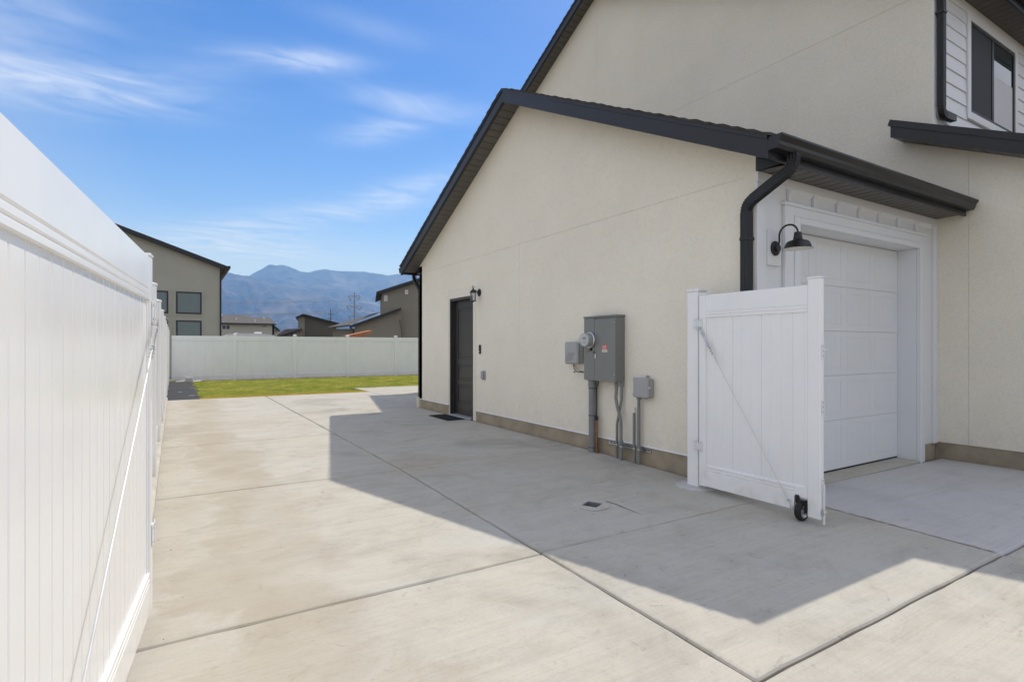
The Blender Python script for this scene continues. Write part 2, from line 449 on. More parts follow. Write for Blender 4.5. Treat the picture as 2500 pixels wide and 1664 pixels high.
# ---------------------------------------------------------------- mesh helpers
class MB:
    def __init__(s):
        s.v, s.f = [], []

    def add(s, vs, fs):
        n = len(s.v)
        s.v += [tuple(v) for v in vs]
        s.f += [tuple(i + n for i in f) for f in fs]
        return s

    def box(s, x0, x1, y0, y1, z0, z1, b=0.0):
        if x0 > x1: x0, x1 = x1, x0
        if y0 > y1: y0, y1 = y1, y0
        if z0 > z1: z0, z1 = z1, z0
        b = min(b, (x1 - x0) * .45, (y1 - y0) * .45, (z1 - z0) * .45)
        if b <= 0:
            return s.add([(x, y, z) for x in (x0, x1) for y in (y0, y1) for z in (z0, z1)],
                         [(0, 1, 3, 2), (4, 6, 7, 5), (0, 4, 5, 1), (2, 3, 7, 6), (0, 2, 6, 4), (1, 5, 7, 3)])
        vs, idx = [], {}
        X, Y, Z = (x0, x1), (y0, y1), (z0, z1)
        for i in (0, 1):
            for j in (0, 1):
                for k in (0, 1):
                    sx, sy, sz = (1, -1)[i] * b, (1, -1)[j] * b, (1, -1)[k] * b
                    idx[i, j, k, 0] = len(vs); vs.append((X[i], Y[j] + sy, Z[k] + sz))
                    idx[i, j, k, 1] = len(vs); vs.append((X[i] + sx, Y[j], Z[k] + sz))
                    idx[i, j, k, 2] = len(vs); vs.append((X[i] + sx, Y[j] + sy, Z[k]))
        fs = []
        q = ((0, 0), (0, 1), (1, 1), (1, 0))
        for i in (0, 1):
            fs.append([idx[i, a, c_, 0] for a, c_ in q])
            fs.append([idx[a, i, c_, 1] for a, c_ in q])
            fs.append([idx[a, c_, i, 2] for a, c_ in q])
        for a in (0, 1):
            for c_ in (0, 1):
                fs.append([idx[a, c_, 0, 0], idx[a, c_, 1, 0], idx[a, c_, 1, 1], idx[a, c_, 0, 1]])
                fs.append([idx[a, 0, c_, 0], idx[a, 1, c_, 0], idx[a, 1, c_, 2], idx[a, 0, c_, 2]])
                fs.append([idx[0, a, c_, 1], idx[1, a, c_, 1], idx[1, a, c_, 2], idx[0, a, c_, 2]])
        for i in (0, 1):
            for j in (0, 1):
                for k in (0, 1):
                    fs.append([idx[i, j, k, t] for t in (0, 1, 2)])
        return s.add(vs, fs)

    def prism(s, poly, axis, a0, a1):
        n = len(poly)
        if axis == 'x':
            f = lambda u, v, a: (a, u, v)
        elif axis == 'y':
            f = lambda u, v, a: (u, a, v)
        else:
            f = lambda u, v, a: (u, v, a)
        vs = [f(u, v, a0) for u, v in poly] + [f(u, v, a1) for u, v in poly]
        fs = [tuple(range(n)), tuple(range(2 * n - 1, n - 1, -1))]
        fs += [(i, (i + 1) % n, (i + 1) % n + n, i + n) for i in range(n)]
        return s.add(vs, fs)

    def sweep(s, pts, prof, normal, scales=None):
        """prof: (along normal, along binormal) points swept on a path lying in the plane with that normal"""
        N = Vector(normal).normalized()
        P = [Vector(p) for p in pts]
        n = len(prof)
        vs = []
        for i, p in enumerate(P):
            t = (P[min(i + 1, len(P) - 1)] - P[max(i - 1, 0)]).normalized()
            b = t.cross(N).normalized()
            k = scales[i] if scales else 1
            vs += [p + N * (u * k) + b * (v * k) for u, v in prof]
        fs = []
        for i in range(len(P) - 1):
            for j in range(n):
                a, c_ = i * n + j, i * n + (j + 1) % n
                fs.append((a, c_, c_ + n, a + n))
        fs += [tuple(range(n - 1, -1, -1)), tuple(range((len(P) - 1) * n, len(P) * n))]
        return s.add(vs, fs)

    def tube(s, pts, r, n=8):
        P = [Vector(p) for p in pts]
        vs, ref = [], None
        for i, p in enumerate(P):
            t = (P[min(i + 1, len(P) - 1)] - P[max(i - 1, 0)]).normalized()
            if ref is None:
                ref = Vector((0, 0, 1)) if abs(t.z) < .9 else Vector((1, 0, 0))
            a = t.cross(ref).normalized()
            b = a.cross(t).normalized()
            ref = b
            rr = r[i] if isinstance(r, (list, tuple)) else r
            vs += [p + (a * math.cos(2 * math.pi * k / n) + b * math.sin(2 * math.pi * k / n)) * rr for k in range(n)]
        fs = []
        for i in range(len(P) - 1):
            for j in range(n):
                a, c_ = i * n + j, i * n + (j + 1) % n
                fs.append((a, c_, c_ + n, a + n))
        fs += [tuple(range(n - 1, -1, -1)), tuple(range((len(P) - 1) * n, len(P) * n))]
        return s.add(vs, fs)

    def lathe(s, prof, origin=(0, 0, 0), axis=(0, 0, 1), n=24, cap=True):
        A = Vector(axis).normalized()
        ref = Vector((1, 0, 0)) if abs(A.x) < .9 else Vector((0, 1, 0))
        u = A.cross(ref).normalized()
        v = A.cross(u)
        O = Vector(origin)
        vs = []
        for r, h in prof:
            vs += [O + A * h + (u * math.cos(2 * math.pi * k / n) + v * math.sin(2 * math.pi * k / n)) * r for k in range(n)]
        fs = []
        for i in range(len(prof) - 1):
            for j in range(n):
                a, c_ = i * n + j, i * n + (j + 1) % n
                fs.append((a, c_, c_ + n, a + n))
        if cap:
            fs += [tuple(range(n - 1, -1, -1)), tuple(range((len(prof) - 1) * n, len(prof) * n))]
        return s.add(vs, fs)

    def mesh(s, name, mat, smooth=False):
        me = bpy.data.meshes.new(name)
        me.from_pydata(s.v, [], s.f)
        bm = bmesh.new()
        bm.from_mesh(me)
        bmesh.ops.recalc_face_normals(bm, faces=bm.faces)
        bm.to_mesh(me)
        bm.free()
        me.materials.append(mat)
        if smooth:
            me.polygons.foreach_set('use_smooth', [True] * len(me.polygons))
            try:
                me.set_sharp_from_angle(angle=R(38))
            except Exception:
                pass
        me.update()
        return me


def B(*a):
    return MB().box(*a)


def tag(o, label, cat, group=None):
    o['label'] = label
    o['category'] = cat
    if group:
        o['group'] = group
    return o


def link(name, data, parent=None, loc=(0, 0, 0)):
    o = bpy.data.objects.new(name, data)
    COL.objects.link(o)
    o.location = loc
    if parent is not None:
        o.parent = parent
    return o


def thing(name, label, cat, loc=(0, 0, 0), rz=0.0, group=None):
    o = link(name, None, None, loc)
    o.rotation_euler = (0, 0, rz)
    o.empty_display_size = 0.2
    return tag(o, label, cat, group)


def structure(name, loc=(0, 0, 0)):
    o = link(name, None, None, loc)
    o['kind'] = 'structure'
    return o


OFFSET = {}


def turned_thing(name, label, cat, az, base, group='houses beyond the back fence'):
    """a thing whose parts are given in a frame turned clockwise by az about the origin"""
    a = R(az)
    x, y = base
    o = thing(name, label, cat, (x * math.cos(a) + y * math.sin(a), -x * math.sin(a) + y * math.cos(a), 0), -a, group)
    OFFSET[o.name] = Vector((x, y, 0))
    return o


def part(name, mb, mat, parent, smooth=False, loc=None, label=None):
    """a part given in world coordinates: undo the (unrotated) root's own location"""
    if loc is None:
        loc = -OFFSET.get(parent.name, parent.location) if parent.parent is None else Vector((0, 0, 0))
    o = link(name, mb.mesh(name, M[mat], smooth), parent, loc)
    if label:
        o['label'] = label
    return o


def local(name, mb, mat, parent, smooth=False, loc=(0, 0, 0)):
    return link(name, mb.mesh(name, M[mat], smooth), parent, loc)


def clip(poly, a, b, c_):
    """keep the part of a polygon where a*u + b*v <= c"""
    out = []
    for i, p in enumerate(poly):
        q = poly[(i + 1) % len(poly)]
        dp, dq = a * p[0] + b * p[1] - c_, a * q[0] + b * q[1] - c_
        if dp <= 0:
            out.append(p)
        if dp * dq < 0:
            t = dp / (dp - dq)
            out.append((p[0] + (q[0] - p[0]) * t, p[1] + (q[1] - p[1]) * t))
    return out


def rect(poly, u0, u1, v0, v1):
    for a, b, c_ in ((-1, 0, -u0), (1, 0, u1), (0, -1, -v0), (0, 1, v1)):
        poly = clip(poly, a, b, c_)
        if not poly:
            return []
    return poly


# ---------------------------------------------------------------- ground, driveway, lawn, mountains
def vnoise(x, y, seed):
    r = np.random.default_rng(seed)
    tab = r.random((256, 256))
    xi, yi = np.floor(x).astype(int), np.floor(y).astype(int)
    fx, fy = x - xi, y - yi
    fx, fy = fx * fx * (3 - 2 * fx), fy * fy * (3 - 2 * fy)
    g = lambda a, b: tab[a % 256, b % 256]
    return (g(xi, yi) * (1 - fx) + g(xi + 1, yi) * fx) * (1 - fy) + (g(xi, yi + 1) * (1 - fx) + g(xi + 1, yi + 1) * fx) * fy


def grid_mesh(name, V, nx, ny, mat, smooth=True):
    me = bpy.data.meshes.new(name)
    i = np.arange(nx * ny).reshape(ny, nx)
    F = np.stack([i[:-1, :-1], i[:-1, 1:], i[1:, 1:], i[1:, :-1]], -1).reshape(-1, 4)
    me.from_pydata(V.tolist(), [], F.tolist())
    me.materials.append(mat)
    if smooth:
        me.polygons.foreach_set('use_smooth', [True] * len(me.polygons))
    me.update()
    return me


gb = MB()
gb.add([(-7500, -7500, -0.45), (7500, -7500, -0.45), (7500, 7500, -0.45), (-7500, 7500, -0.45)], [(0, 1, 2, 3)])
go = link('ground', gb.mesh('ground', M['ground']))
go['kind'] = 'structure'


def mountain(name, ridge, dist, base, seed, rough):
    az = np.radians(np.linspace(-60, 95, 620))
    ra, rt = zip(*ridge)
    tan = np.interp(np.degrees(az), ra, rt)
    tan = tan + (vnoise(np.degrees(az) * 1.8, 0 * az, seed + 3) - 0.5) * 0.0025 + (vnoise(np.degrees(az) * 5.5, 0 * az, seed + 4) - 0.5) * 0.0012
    rows = 64
    t = np.linspace(0, 1, rows)[:, None]
    A = np.repeat(az[None, :], rows, 0)
    D = base + (dist - base) * t + 0 * A
    X, Y = D * np.sin(A), D * np.cos(A)
    prof = t ** 1.25
    gx, gy = np.degrees(A) * 0.62 + t * 2.6 + 0.8 * vnoise(np.degrees(A) * .5, t * 3, seed + 9), t * 2.4 - np.degrees(A) * .12
    rg = 1 - np.abs(2 * vnoise(gx, gy, seed) - 1)
    rg2 = 1 - np.abs(2 * vnoise(gx * 2.7, gy * 2.0, seed + 1) - 1)
    rg3 = vnoise(gx * 7, gy * 7, seed + 2)
    mod = 0.62 * rg + 0.28 * rg2 + 0.10 * rg3
    Z = tan[None, :] * dist * (prof + rough * (mod - 0.62) * np.sin(np.pi * np.clip(t, 0, 1)) ** 0.8)
    Z = np.minimum(Z, tan[None, :] * D * 0.985 + 0 * Z)
    Z[-1] = tan * dist
    # far side falling away
    Z2 = Z[-1] * 0.25
    X = np.vstack([X, X[-1:] * 1.12]); Y = np.vstack([Y, Y[-1:] * 1.12]); Z = np.vstack([Z, Z2[None, :]])
    Z[0] = -0.5
    V = np.stack([X, Y, Z + 1.33 * 0], -1).reshape(-1, 3)
    o = link(name, grid_mesh(name, V, len(az), rows + 1, M['mountain']))
    o['kind'] = 'structure'
    return o


front = [(-60, .05), (-30, .10), (-10, .125), (3.7, .1201), (6.0, .1156), (7.8, .1066), (10.3, .1025), (12.4, .1014), (14.3, .1001),
         (16.3, .0911), (17.9, .0766), (22, .055), (30, .035), (60, .02), (95, .01)]
back = [(-60, .06), (-20, .09), (0, .10), (5.3, .109), (6.01, .1156), (6.92, .127), (7.6, .1345), (7.97, .1369), (8.35, .1366), (8.91, .1378),
        (9.55, .1344), (10.32, .1291), (11.29, .1263), (12.15, .1306), (12.81, .1329), (14.02, .132), (15.38, .1318), (16.76, .1309), (18.0, .128),
        (18.44, .1273), (19.0, .127), (19.71, .130), (21, .131), (30, .11), (50, .07), (95, .03)]
mountain('mountain', front, 5200, 2500, 11, 0.34)
mountain('mountain_range', back, 6400, 4000, 31, 0.26)

# driveway: poured slabs with tooled edges over a dark joint bed
drive = structure('driveway')
zf = lambda x, y: -0.0195 * max(0.0, 5.7 - y)          # the drive falls towards the street
bed = MB()
for ya_, yb_ in ((-6.0, 5.7), (5.7, 17.8)):
    for xa_, xb_, dz_ in ((-6.0, 4.60, 0), (4.60, 12.0, -.075)):
        bed.add([(xa_, ya_, zf(0, ya_) - .036 + dz_), (xb_, ya_, zf(0, ya_) - .036 + dz_), (xb_, yb_, zf(0, yb_) - .036 + dz_), (xa_, yb_, zf(0, yb_) - .036 + dz_)], [(0, 1, 2, 3)])
part('joint_bed', bed, 'joint', drive)


def slab_mesh(x0, x1, y0, y1, zf, hole=None, gap=0.0075, ch=0.022):
    """a slab with rounded edges; zf gives the top height; hole = (cx, cy, half, angle) leaves a square opening"""
    m = MB()
    x0, x1, y0, y1 = x0 + gap, x1 - gap, y0 + gap, y1 - gap
    rings = [(0, -0.10), (0, -0.014), (ch * 0.35, -0.004), (ch, 0.0)]
    # edges are cut into short lengths so that they can wander a little
    def loop(ins, dz, n=14):
        a, b_, c_, d = x0 + ins, x1 - ins, y0 + ins, y1 - ins
        p = []
        for (sx, sy), (ex, ey) in (((a, c_), (b_, c_)), ((b_, c_), (b_, d)), ((b_, d), (a, d)), ((a, d), (a, c_))):
            for i in range(n):
                t = i / n
                p.append((sx + (ex - sx) * t, sy + (ey - sy) * t))
        return [(x, y, zf(x, y) + dz) for x, y in p]
    n = 56
    jit = [(random.uniform(-1, 1) * 0.0040, random.uniform(-1, 1) * 0.0040) for _ in range(n)]
    vs = []
    for ins, dz in rings:
        vs += [(x + jx, y + jy, z) for (x, y, z), (jx, jy) in zip(loop(ins, dz), jit)]
    fs = []
    for k in range(len(rings) - 1):
        for j in range(n):
            a, b_ = k * n + j, k * n + (j + 1) % n
            fs.append((a, b_, b_ + n, a + n))
    base = (len(rings) - 1) * n
    if hole is None:
        fs.append(tuple(range(base, base + n)))
    else:
        cx, cy, hs, an = hole
        hv = []
        for q in range(4):
            th = an + R(45) + q * R(90) + R(180)
            hv.append((cx + hs * 1.414 * math.cos(th), cy + hs * 1.414 * math.sin(th)))
        h0 = len(vs)
        vs += [(x, y, zf(x, y)) for x, y in hv] + [(x, y, zf(x, y) - 0.10) for x, y in hv]
        for q in range(4):
            seg = [base + (q * 14 + i) % n for i in range(15)]
            fs.append(tuple(seg + [h0 + (q + 1) % 4, h0 + q]))
            fs.append((h0 + q, h0 + (q + 1) % 4, h0 + 4 + (q + 1) % 4, h0 + 4 + q))
    m.add(vs, fs)
    return m


SLEEVE = (3.085, 3.69, 0.070, R(28))
rows_a = [-6.0, -2.3, 1.44, 3.03, 5.70, 8.58, 16.06]
rows_b = [-6.0, -2.3, 1.44, 3.06, 5.78, 8.83, 11.45, 16.06]
XJ = 2.105
XE = 4.82                                            # edge of the apron
for y0, y1 in zip(rows_a[:-1], rows_a[1:]):
    part('concrete_slab', slab_mesh(-0.19 if y0 > -1 else -6.0, XJ, y0, y1, zf), 'concrete', drive)
for y0, y1 in zip(rows_b[:-1], rows_b[1:]):
    h = SLEEVE if y0 < 3.5 < y1 else None
    x1 = XE if y1 < 3.1 else (4.93 if y1 > 13 else 4.60)
    part('concrete_slab', slab_mesh(XJ, x1, y0, y1, zf, h), 'concrete', drive)
for x0, x1 in ((4.93, 8.4), (8.4, 12.0)):
    part('concrete_slab', slab_mesh(x0, x1, 11.45, 17.72, zf), 'concrete', drive)
ramp_x = lambda x: min(1, max(0, (x - XE) / 3.5))
ap = lambda x, y: (zf(x, y) - .007) * (1 - ramp_x(x)) - .095 * ramp_x(x)
part('apron_slab', slab_mesh(XE + .004, 8.36, 1.44, 3.12, ap), 'apron', drive)
ap2 = lambda x, y: zf(x, y) - .004 - .015 * ramp_x(x)
part('concrete_slab', slab_mesh(XE, 8.36, -2.3, 1.44, ap2), 'concrete', drive)
part('concrete_slab', slab_mesh(XE, 8.36, -6.0, -2.3, ap2), 'concrete', drive)
sm0 = MB()
for i in range(46):
    y_ = 1.5 + i * .034 + random.uniform(-.01, .01)
    w_ = random.choice((.010, .016, .028)) * random.uniform(.6, 1.3)
    x_ = XE + .012 + random.uniform(0, .012)
    z_ = ap(x_, y_) + .0022
    sm0.add([(x_, y_ - .022, z_), (x_ + w_ * .7, y_ - .012, z_), (x_ + w_, y_ + .008, z_), (x_ + w_ * .4, y_ + .021, z_), (x_ - .004, y_ + .012, z_)], [(0, 1, 2, 3, 4)])
part('cement_smear', sm0, 'kerb', drive)
# threshold strip of older concrete under the garage door
part('door_sill', B(5.27, 7.815, 3.125, 3.40, -0.14, -0.072, 0.004), 'concrete', drive)
# short crack by the sleeve: a thin dark groove cut as a sliver just above the slab
ck = MB()
cp = [(3.262, 3.71), (3.277, 3.60), (3.272, 3.49), (3.270, 3.38), (3.268, 3.28)]
for i, (a, b_) in enumerate(zip(cp[:-1], cp[1:])):
    w0, w1 = (.004, .006, .005, .003, .0015)[i], (.004, .006, .005, .003, .0015)[i + 1]
    ck.add([(a[0] - w0, a[1], zf(0, a[1]) + .0025), (a[0] + w0, a[1], zf(0, a[1]) + .0025), (b_[0] + w1, b_[1], zf(0, b_[1]) + .0025), (b_[0] - w1, b_[1], zf(0, b_[1]) + .0025)], [(0, 1, 2, 3)])
part('crack', ck, 'joint', drive)

kerb = MB()
kerb.prism([(-0.33, -0.12), (-0.125, -0.12), (-0.135, 0.055), (-0.155, 0.075), (-0.33, 0.075)], 'y', 3.62, 16.2)
ko = link('kerb', kerb.mesh('kerb', M['kerb']))
ko['kind'] = 'structure'

lawn_poly = [(0.58, 16.07), (4.94, 16.07), (4.94, 17.73), (13, 17.73), (13, 24.35), (0.62, 24.42)]
lw = MB().add([(x, y, -0.02) for x, y in lawn_poly], [(0, 1, 2, 3, 4, 5)])
lo = link('lawn', lw.mesh('lawn', M['lawn']))
lo['kind'] = 'structure'
so = link('soil_strip', MB().add([(-0.3, 16.07, -0.06), (14, 16.07, -0.06), (14, 26, -0.06), (-0.3, 26, -0.06)], [(0, 1, 2, 3)]).mesh('soil_strip', M['dirt']))
so['kind'] = 'structure'

NB = 110000
gx = rng.uniform(0.55, 11.5, NB)
gy = 16.0 + rng.random(NB) ** 1.3 * (24.45 - 16.0)
edge = 0.58 + 0.05 * np.sin(gy * 5) + 0.04 * np.sin(gy * 13)
ok = ~((gx > 4.93) & (gy < 17.74)) & (gx > edge)
gx, gy = gx[ok], gy[ok]
n = len(gx)
clump = vnoise(gx * 2.3, gy * 2.3, 77) * .6 + vnoise(gx * 9, gy * 9, 78) * .4
hgt = rng.uniform(0.018, 0.05, n) * (0.5 + 1.1 * clump)
th = rng.uniform(0, 2 * np.pi, n)
wd = rng.uniform(0.004, 0.008, n)
lean = rng.uniform(0.2, 0.9, n) * hgt
ph = rng.uniform(0, 2 * np.pi, n)
V = np.empty((n, 3, 3))
V[:, 0] = np.stack([gx - wd * np.cos(th), gy - wd * np.sin(th), np.full(n, -0.022)], -1)
V[:, 1] = np.stack([gx + wd * np.cos(th), gy + wd * np.sin(th), np.full(n, -0.022)], -1)
V[:, 2] = np.stack([gx + lean * np.cos(ph), gy + lean * np.sin(ph), -0.02 + hgt], -1)
gm = bpy.data.meshes.new('grass')
gm.vertices.add(3 * n)
gm.vertices.foreach_set('co', V.reshape(-1))
gm.loops.add(3 * n)
gm.loops.foreach_set('vertex_index', np.arange(3 * n))
gm.polygons.add(n)
gm.polygons.foreach_set('loop_start', np.arange(0, 3 * n, 3))
gm.materials.append(M['grass'])
gm.update()
gm.validate()
gro = link('grass', gm)
gro['kind'] = 'stuff'

# ---------------------------------------------------------------- gable roofs (shared builder)
def gable_roof(root, xf, xb, over, yc, zap, slope, y0, y1, plank, xr=0.0):
    """xf wall face, xb far end, over the rake overhang, zap soffit height at the ridge, y0/y1 eave fascia planes"""
    zs = lambda y: zap - slope * abs(y - yc)
    xo = xf - over
    # deck with open V section
    d0, d1 = 0.02, 0.185
    poly = [(y0 + .02, zs(y0 + .02) + d0), (yc, zap + d0), (y1 - .02, zs(y1 - .02) + d0),
            (y1 - .02, zs(y1 - .02) + d1), (yc, zap + d1), (y0 + .02, zs(y0 + .02) + d1)]
    m = MB()
    m.prism([poly[0], poly[1], poly[4], poly[5]], 'x', xo + .03, xb)
    m.prism([poly[1], poly[2], poly[3], poly[4]], 'x', xo + .03, xb)
    part('roof_deck', m, 'black', root)
    for (a, b_) in ((y0, yc), (yc, y1)):
        f = MB().prism([(a, zs(a) - .012), (b_, zs(b_) - .012), (b_, zs(b_) + .165), (a, zs(a) + .165)], 'x', xo, xo + .026)
        # bent lower lip and drip edge as one folded piece of metal
        f.prism([(a, zs(a) - .014), (b_, zs(b_) - .014), (b_, zs(b_) - .004), (a, zs(a) - .004)], 'x', xo - .003, xo + .05)
        part('fascia', f, 'fascia', root)
        part('drip_edge', MB().prism([(a, zs(a) + .150), (b_, zs(b_) + .150), (b_, zs(b_) + .192), (a, zs(a) + .192)], 'x', xo - .012, xo - .003), 'fascia', root)
    # soffit planks across the rake
    dy = plank / math.sqrt(1 + slope * slope)
    gap = 0.013
    for sgn in (-1, 1):
        L = (yc - y0) if sgn < 0 else (y1 - yc)
        cnt = int(L / dy)
        mb = MB().prism([(sgn * gap, -slope * gap), (sgn * dy, -slope * dy), (sgn * dy, -slope * dy + .012), (sgn * gap, -slope * gap + .012)], 'x', xo + .03, xf - .001)
        me = mb.mesh('soffit_plank', M['soffit'])
        for i in range(cnt):
            link('soffit_plank', me, root, Vector((0, yc + sgn * i * dy, zap - slope * i * dy)) - root.location)
    # shingle courses, each lapping the one below
    for sgn in (-1, 1):
        L = (yc - y0 + .03) if sgn < 0 else (y1 - yc + .03)
        cnt = int(L / 0.15)
        for i in range(cnt):
            a, b_ = i * L / cnt, (i + 1.04) * L / cnt
            t0, t1 = 0.188, 0.216 + random.uniform(-.004, .006)
            p = [(yc + sgn * a, zap - slope * a + t0), (yc + sgn * b_, zap - slope * b_ + t0), (yc + sgn * b_, zap - slope * b_ + t1), (yc + sgn * a, zap - slope * a + t0 + .006)]
            part('shingle_course', MB().prism(p, 'x', xo - .016 - random.uniform(0, .006), xb), 'shingle', root)


def k_gutter(root, x0, x1, yf, zt, sgn):
    """K-style gutter hung on the fascia plane yf, top at zt, opening outwards along sgn*Y"""
    h, d = 0.112, 0.128
    out = [(0, 0), (0, -h), (.078, -h), (.092, -.082), (.098, -.055), (.122, -.022), (d, -.016), (d, 0)]
    t = .004
    inn = [(d - .012, 0), (d - .012, -.014), (.112, -.022), (.090, -.055), (.084, -.080), (.074, -h + t), (t, -h + t), (t, 0)]
    m = MB()
    m.prism([(yf + sgn * u, zt + v) for u, v in out + inn], 'x', x0, x1)
    cap = [(yf + sgn * u, zt + v) for u, v in out]
    m.prism(cap, 'x', x0 - .003, x0 + .001)
    m.prism(cap, 'x', x1 - .001, x1 + .003)
    return part('gutter', m, 'fascia', root)


def rib_profile(a, b_, n=5, d=.0045):
    """rectangular downspout outline with rolled flutes on the two long faces"""
    p = []
    for i in range(n * 2 + 1):
        p.append((-a + 2 * a * i / (n * 2), -b_ + (d if i % 2 else 0)))
    for i in range(1, 2 * 3):
        p.append((a - (d if i % 2 else 0), -b_ + 2 * b_ * i / 6))
    for i in range(n * 2 + 1):
        p.append((a - 2 * a * i / (n * 2), b_ - (d if i % 2 else 0)))
    for i in range(1, 2 * 3):
        p.append((-a + (d if i % 2 else 0), b_ - 2 * b_ * i / 6))
    return p


def spout_path(P, r=0.075, steps=7):
    """rounded path with crimp scales at the elbows"""
    pts, sc = [Vector(P[0])], [1.0]
    for i in range(1, len(P) - 1):
        a, b_, c_ = Vector(P[i - 1]), Vector(P[i]), Vector(P[i + 1])
        u, v = (a - b_).normalized(), (c_ - b_).normalized()
        s0, s1 = b_ + u * r, b_ + v * r
        for k in range(steps * 2 + 1):
            t = k / (steps * 2)
            pts.append((1 - t) ** 2 * s0 + 2 * t * (1 - t) * b_ + t * t * s1)
            sc.append(1.0 if k % 2 == 0 else 0.90)
    pts.append(Vector(P[-1]))
    sc.append(1.0)
    return pts, sc


# ---------------------------------------------------------------- the house
XW, XM = 4.60, 8.34
house = thing('house', 'cream stucco house with black trimmed gable garage wing and white garage door', 'house', (6.5, 7.2, 0))
YN, YF, YC = 3.157, 11.36, 7.256
ZAP, SL = 5.09, 0.487
zs = lambda y: ZAP - SL * abs(y - YC)
DY0, DY1, DZ = 8.81, 9.78, 2.258                      # side door opening
ZF = 0.188                                           # top of the foundation
gable = [(YN, ZF), (YF, ZF), (YF, zs(YF)), (YC, ZAP), (YN, zs(YN))]
g = 0.002
TR = 0.105                                            # smooth band around the side door


def stucco_panels(root, gab, xface, hs, vs_low, vs_up, holes):
    """stucco skin in sections with recessed control joints; holes are (y0,y1,z0,z1)"""
    zc = [-1] + hs + [99]
    for zi in range(len(zc) - 1):
        vs_ = vs_low if zi == 0 else vs_up
        yc = [-99] + vs_ + [99]
        for yi in range(len(yc) - 1):
            a, b_, c_, d = yc[yi] + g, yc[yi + 1] - g, zc[zi] + g, zc[zi + 1] - g
            pieces = [(a, b_, c_, d)]
            for h in holes:
                nxt = []
                for (p, q, r_, s_) in pieces:
                    if h[1] <= p or h[0] >= q or h[3] <= r_ or h[2] >= s_:
                        nxt.append((p, q, r_, s_)); continue
                    if p < h[0]: nxt.append((p, h[0], r_, s_))
                    if h[1] < q: nxt.append((h[1], q, r_, s_))
                    if h[3] < s_: nxt.append((max(p, h[0]), min(q, h[1]), h[3], s_))
                    if h[2] > r_: nxt.append((max(p, h[0]), min(q, h[1]), r_, h[2]))
                pieces = nxt
            m = MB()
            for (p, q, r_, s_) in pieces:
                poly = rect(list(gab), p, q, r_, s_)
                if len(poly) >= 3:
                    m.prism(poly, 'x', xface, xface + .005)
            if m.v:
                part('stucco_panel', m, 'stucco', root)


# core walls behind the skin
core = MB()
core.prism(rect(list(gable), YN, DY0 - .05, 0, 99), 'x', XW + .0055, XW + .15)
core.prism(rect(list(gable), DY1 + .05, YF, 0, 99), 'x', XW + .0055, XW + .15)
core.prism(rect(list(gable), DY0 - .05, DY1 + .05, DZ + .04, 99), 'x', XW + .0055, XW + .15)
core.box(XW, XM, YF - .15, YF - .001, 0.19, zs(YF) - .01)
part('wall', core, 'stucco', house)
stucco_panels(house, gable, XW, [2.93], [YC], [], [(DY0 - TR, DY1 + TR - .02, -1, DZ + .16)])
# foundation
for bx_ in ((XW + .012, XW + .2, YN + .014, DY0 - TR, -.25, ZF, .006), (XW + .012, XW + .2, DY1 + .09, YF - .004, -.2, ZF, .006),
            (XW + .2005, XM, YF - .15, YF - .004, -.2, ZF), (XW + .2005, 5.02, YN + .016, YN + .2, -.25, .10),
            (7.90, XM + .0138, YN + .016, YN + .2, -.2, .10, .004), (XM + .014, XM + .2, 1.2, YN + .0158, -.3, .1152)):
    part('foundation', B(*bx_), 'foundation', house)
# stucco drip screed along the bottom of the wall
sc_ = MB()
for a, b_ in ((YN + .003, DY0 - TR), (DY1 + .09, YF - .003)):
    sc_.prism([(XW - .008, ZF - .006), (XW + .03, ZF - .006), (XW + .03, ZF + .002), (XW - .002, ZF + .010)], 'y', a, b_)
part('drip_screed', sc_, 'white', house)
# smooth bands round the side door
tb = MB()
tb.box(XW - .006, XW + .02, DY0 - TR + g, DY0, 0.0, DZ + .155)
tb.box(XW - .006, XW + .02, DY1, DY1 + .045, 0.0, DZ + .155)
tb.box(XW - .006, XW + .02, DY0 + .0005, DY1 - .0005, DZ, DZ + .155)
part('door_band', tb, 'stucco_trim', house)
# side door
frame = MB()
for a, b_ in ((DY0, DY0 + .045), (DY1 - .045, DY1)):
    frame.box(XW - .012, XW + .16, a, b_, 0.012, DZ - .001, .003)
frame.box(XW - .0125, XW + .1605, DY0 + .0455, DY1 - .0455, DZ - .05, DZ - .0005, .003)
for a, b_ in ((DY0 + .045, DY0 + .06), (DY1 - .06, DY1 - .045)):
    frame.box(XW + .035, XW + .09, a, b_, .02, DZ - .05)
df = part('door_frame', frame, 'door', house)
lf = MB()
a, b_ = DY0 + .048, DY1 - .048
lf.box(XW + .102, XW + .14, a, b_, .035, DZ - .054)
x0, x1 = XW + .088, XW + .102
lf.box(x0, x1, a, a + .11, .035, DZ - .054, .004)
lf.box(x0, x1, b_ - .11, b_, .035, DZ - .054, .004)
for z0_, z1_ in ((.035, .26), (.60, .70), (.98, 1.10), (DZ - .20, DZ - .054)):
    lf.box(x0, x1, a + .11, b_ - .11, z0_, z1_, .004)
door = part('door', lf, 'door', house)
for z0_, z1_ in ((.30, .56), (.735, .945), (1.14, DZ - .24)):
    part('door_panel', B(XW + .094, XW + .1025, a + .15, b_ - .15, z0_, z1_, .004), 'door', door)
hd = MB().lathe([(.028, 0), (.028, .012), (.012, .014), (.012, .05)], (XW + .088, a + .055, .98), (-1, 0, 0), 14)
hd.tube([(XW + .04, a + .055, .98), (XW + .038, a + .17, .98)], .009, 8)
part('handle', hd, 'black', door, True)
part('threshold', B(XW - .05, XW + .15, DY0 + .045, DY1 - .045, .001, .03, .008), 'grey_plastic', house)

# garage wing roof
gable_roof(house, XW, XM, .313, YC, ZAP, SL, 2.83, 11.69, 0.138)
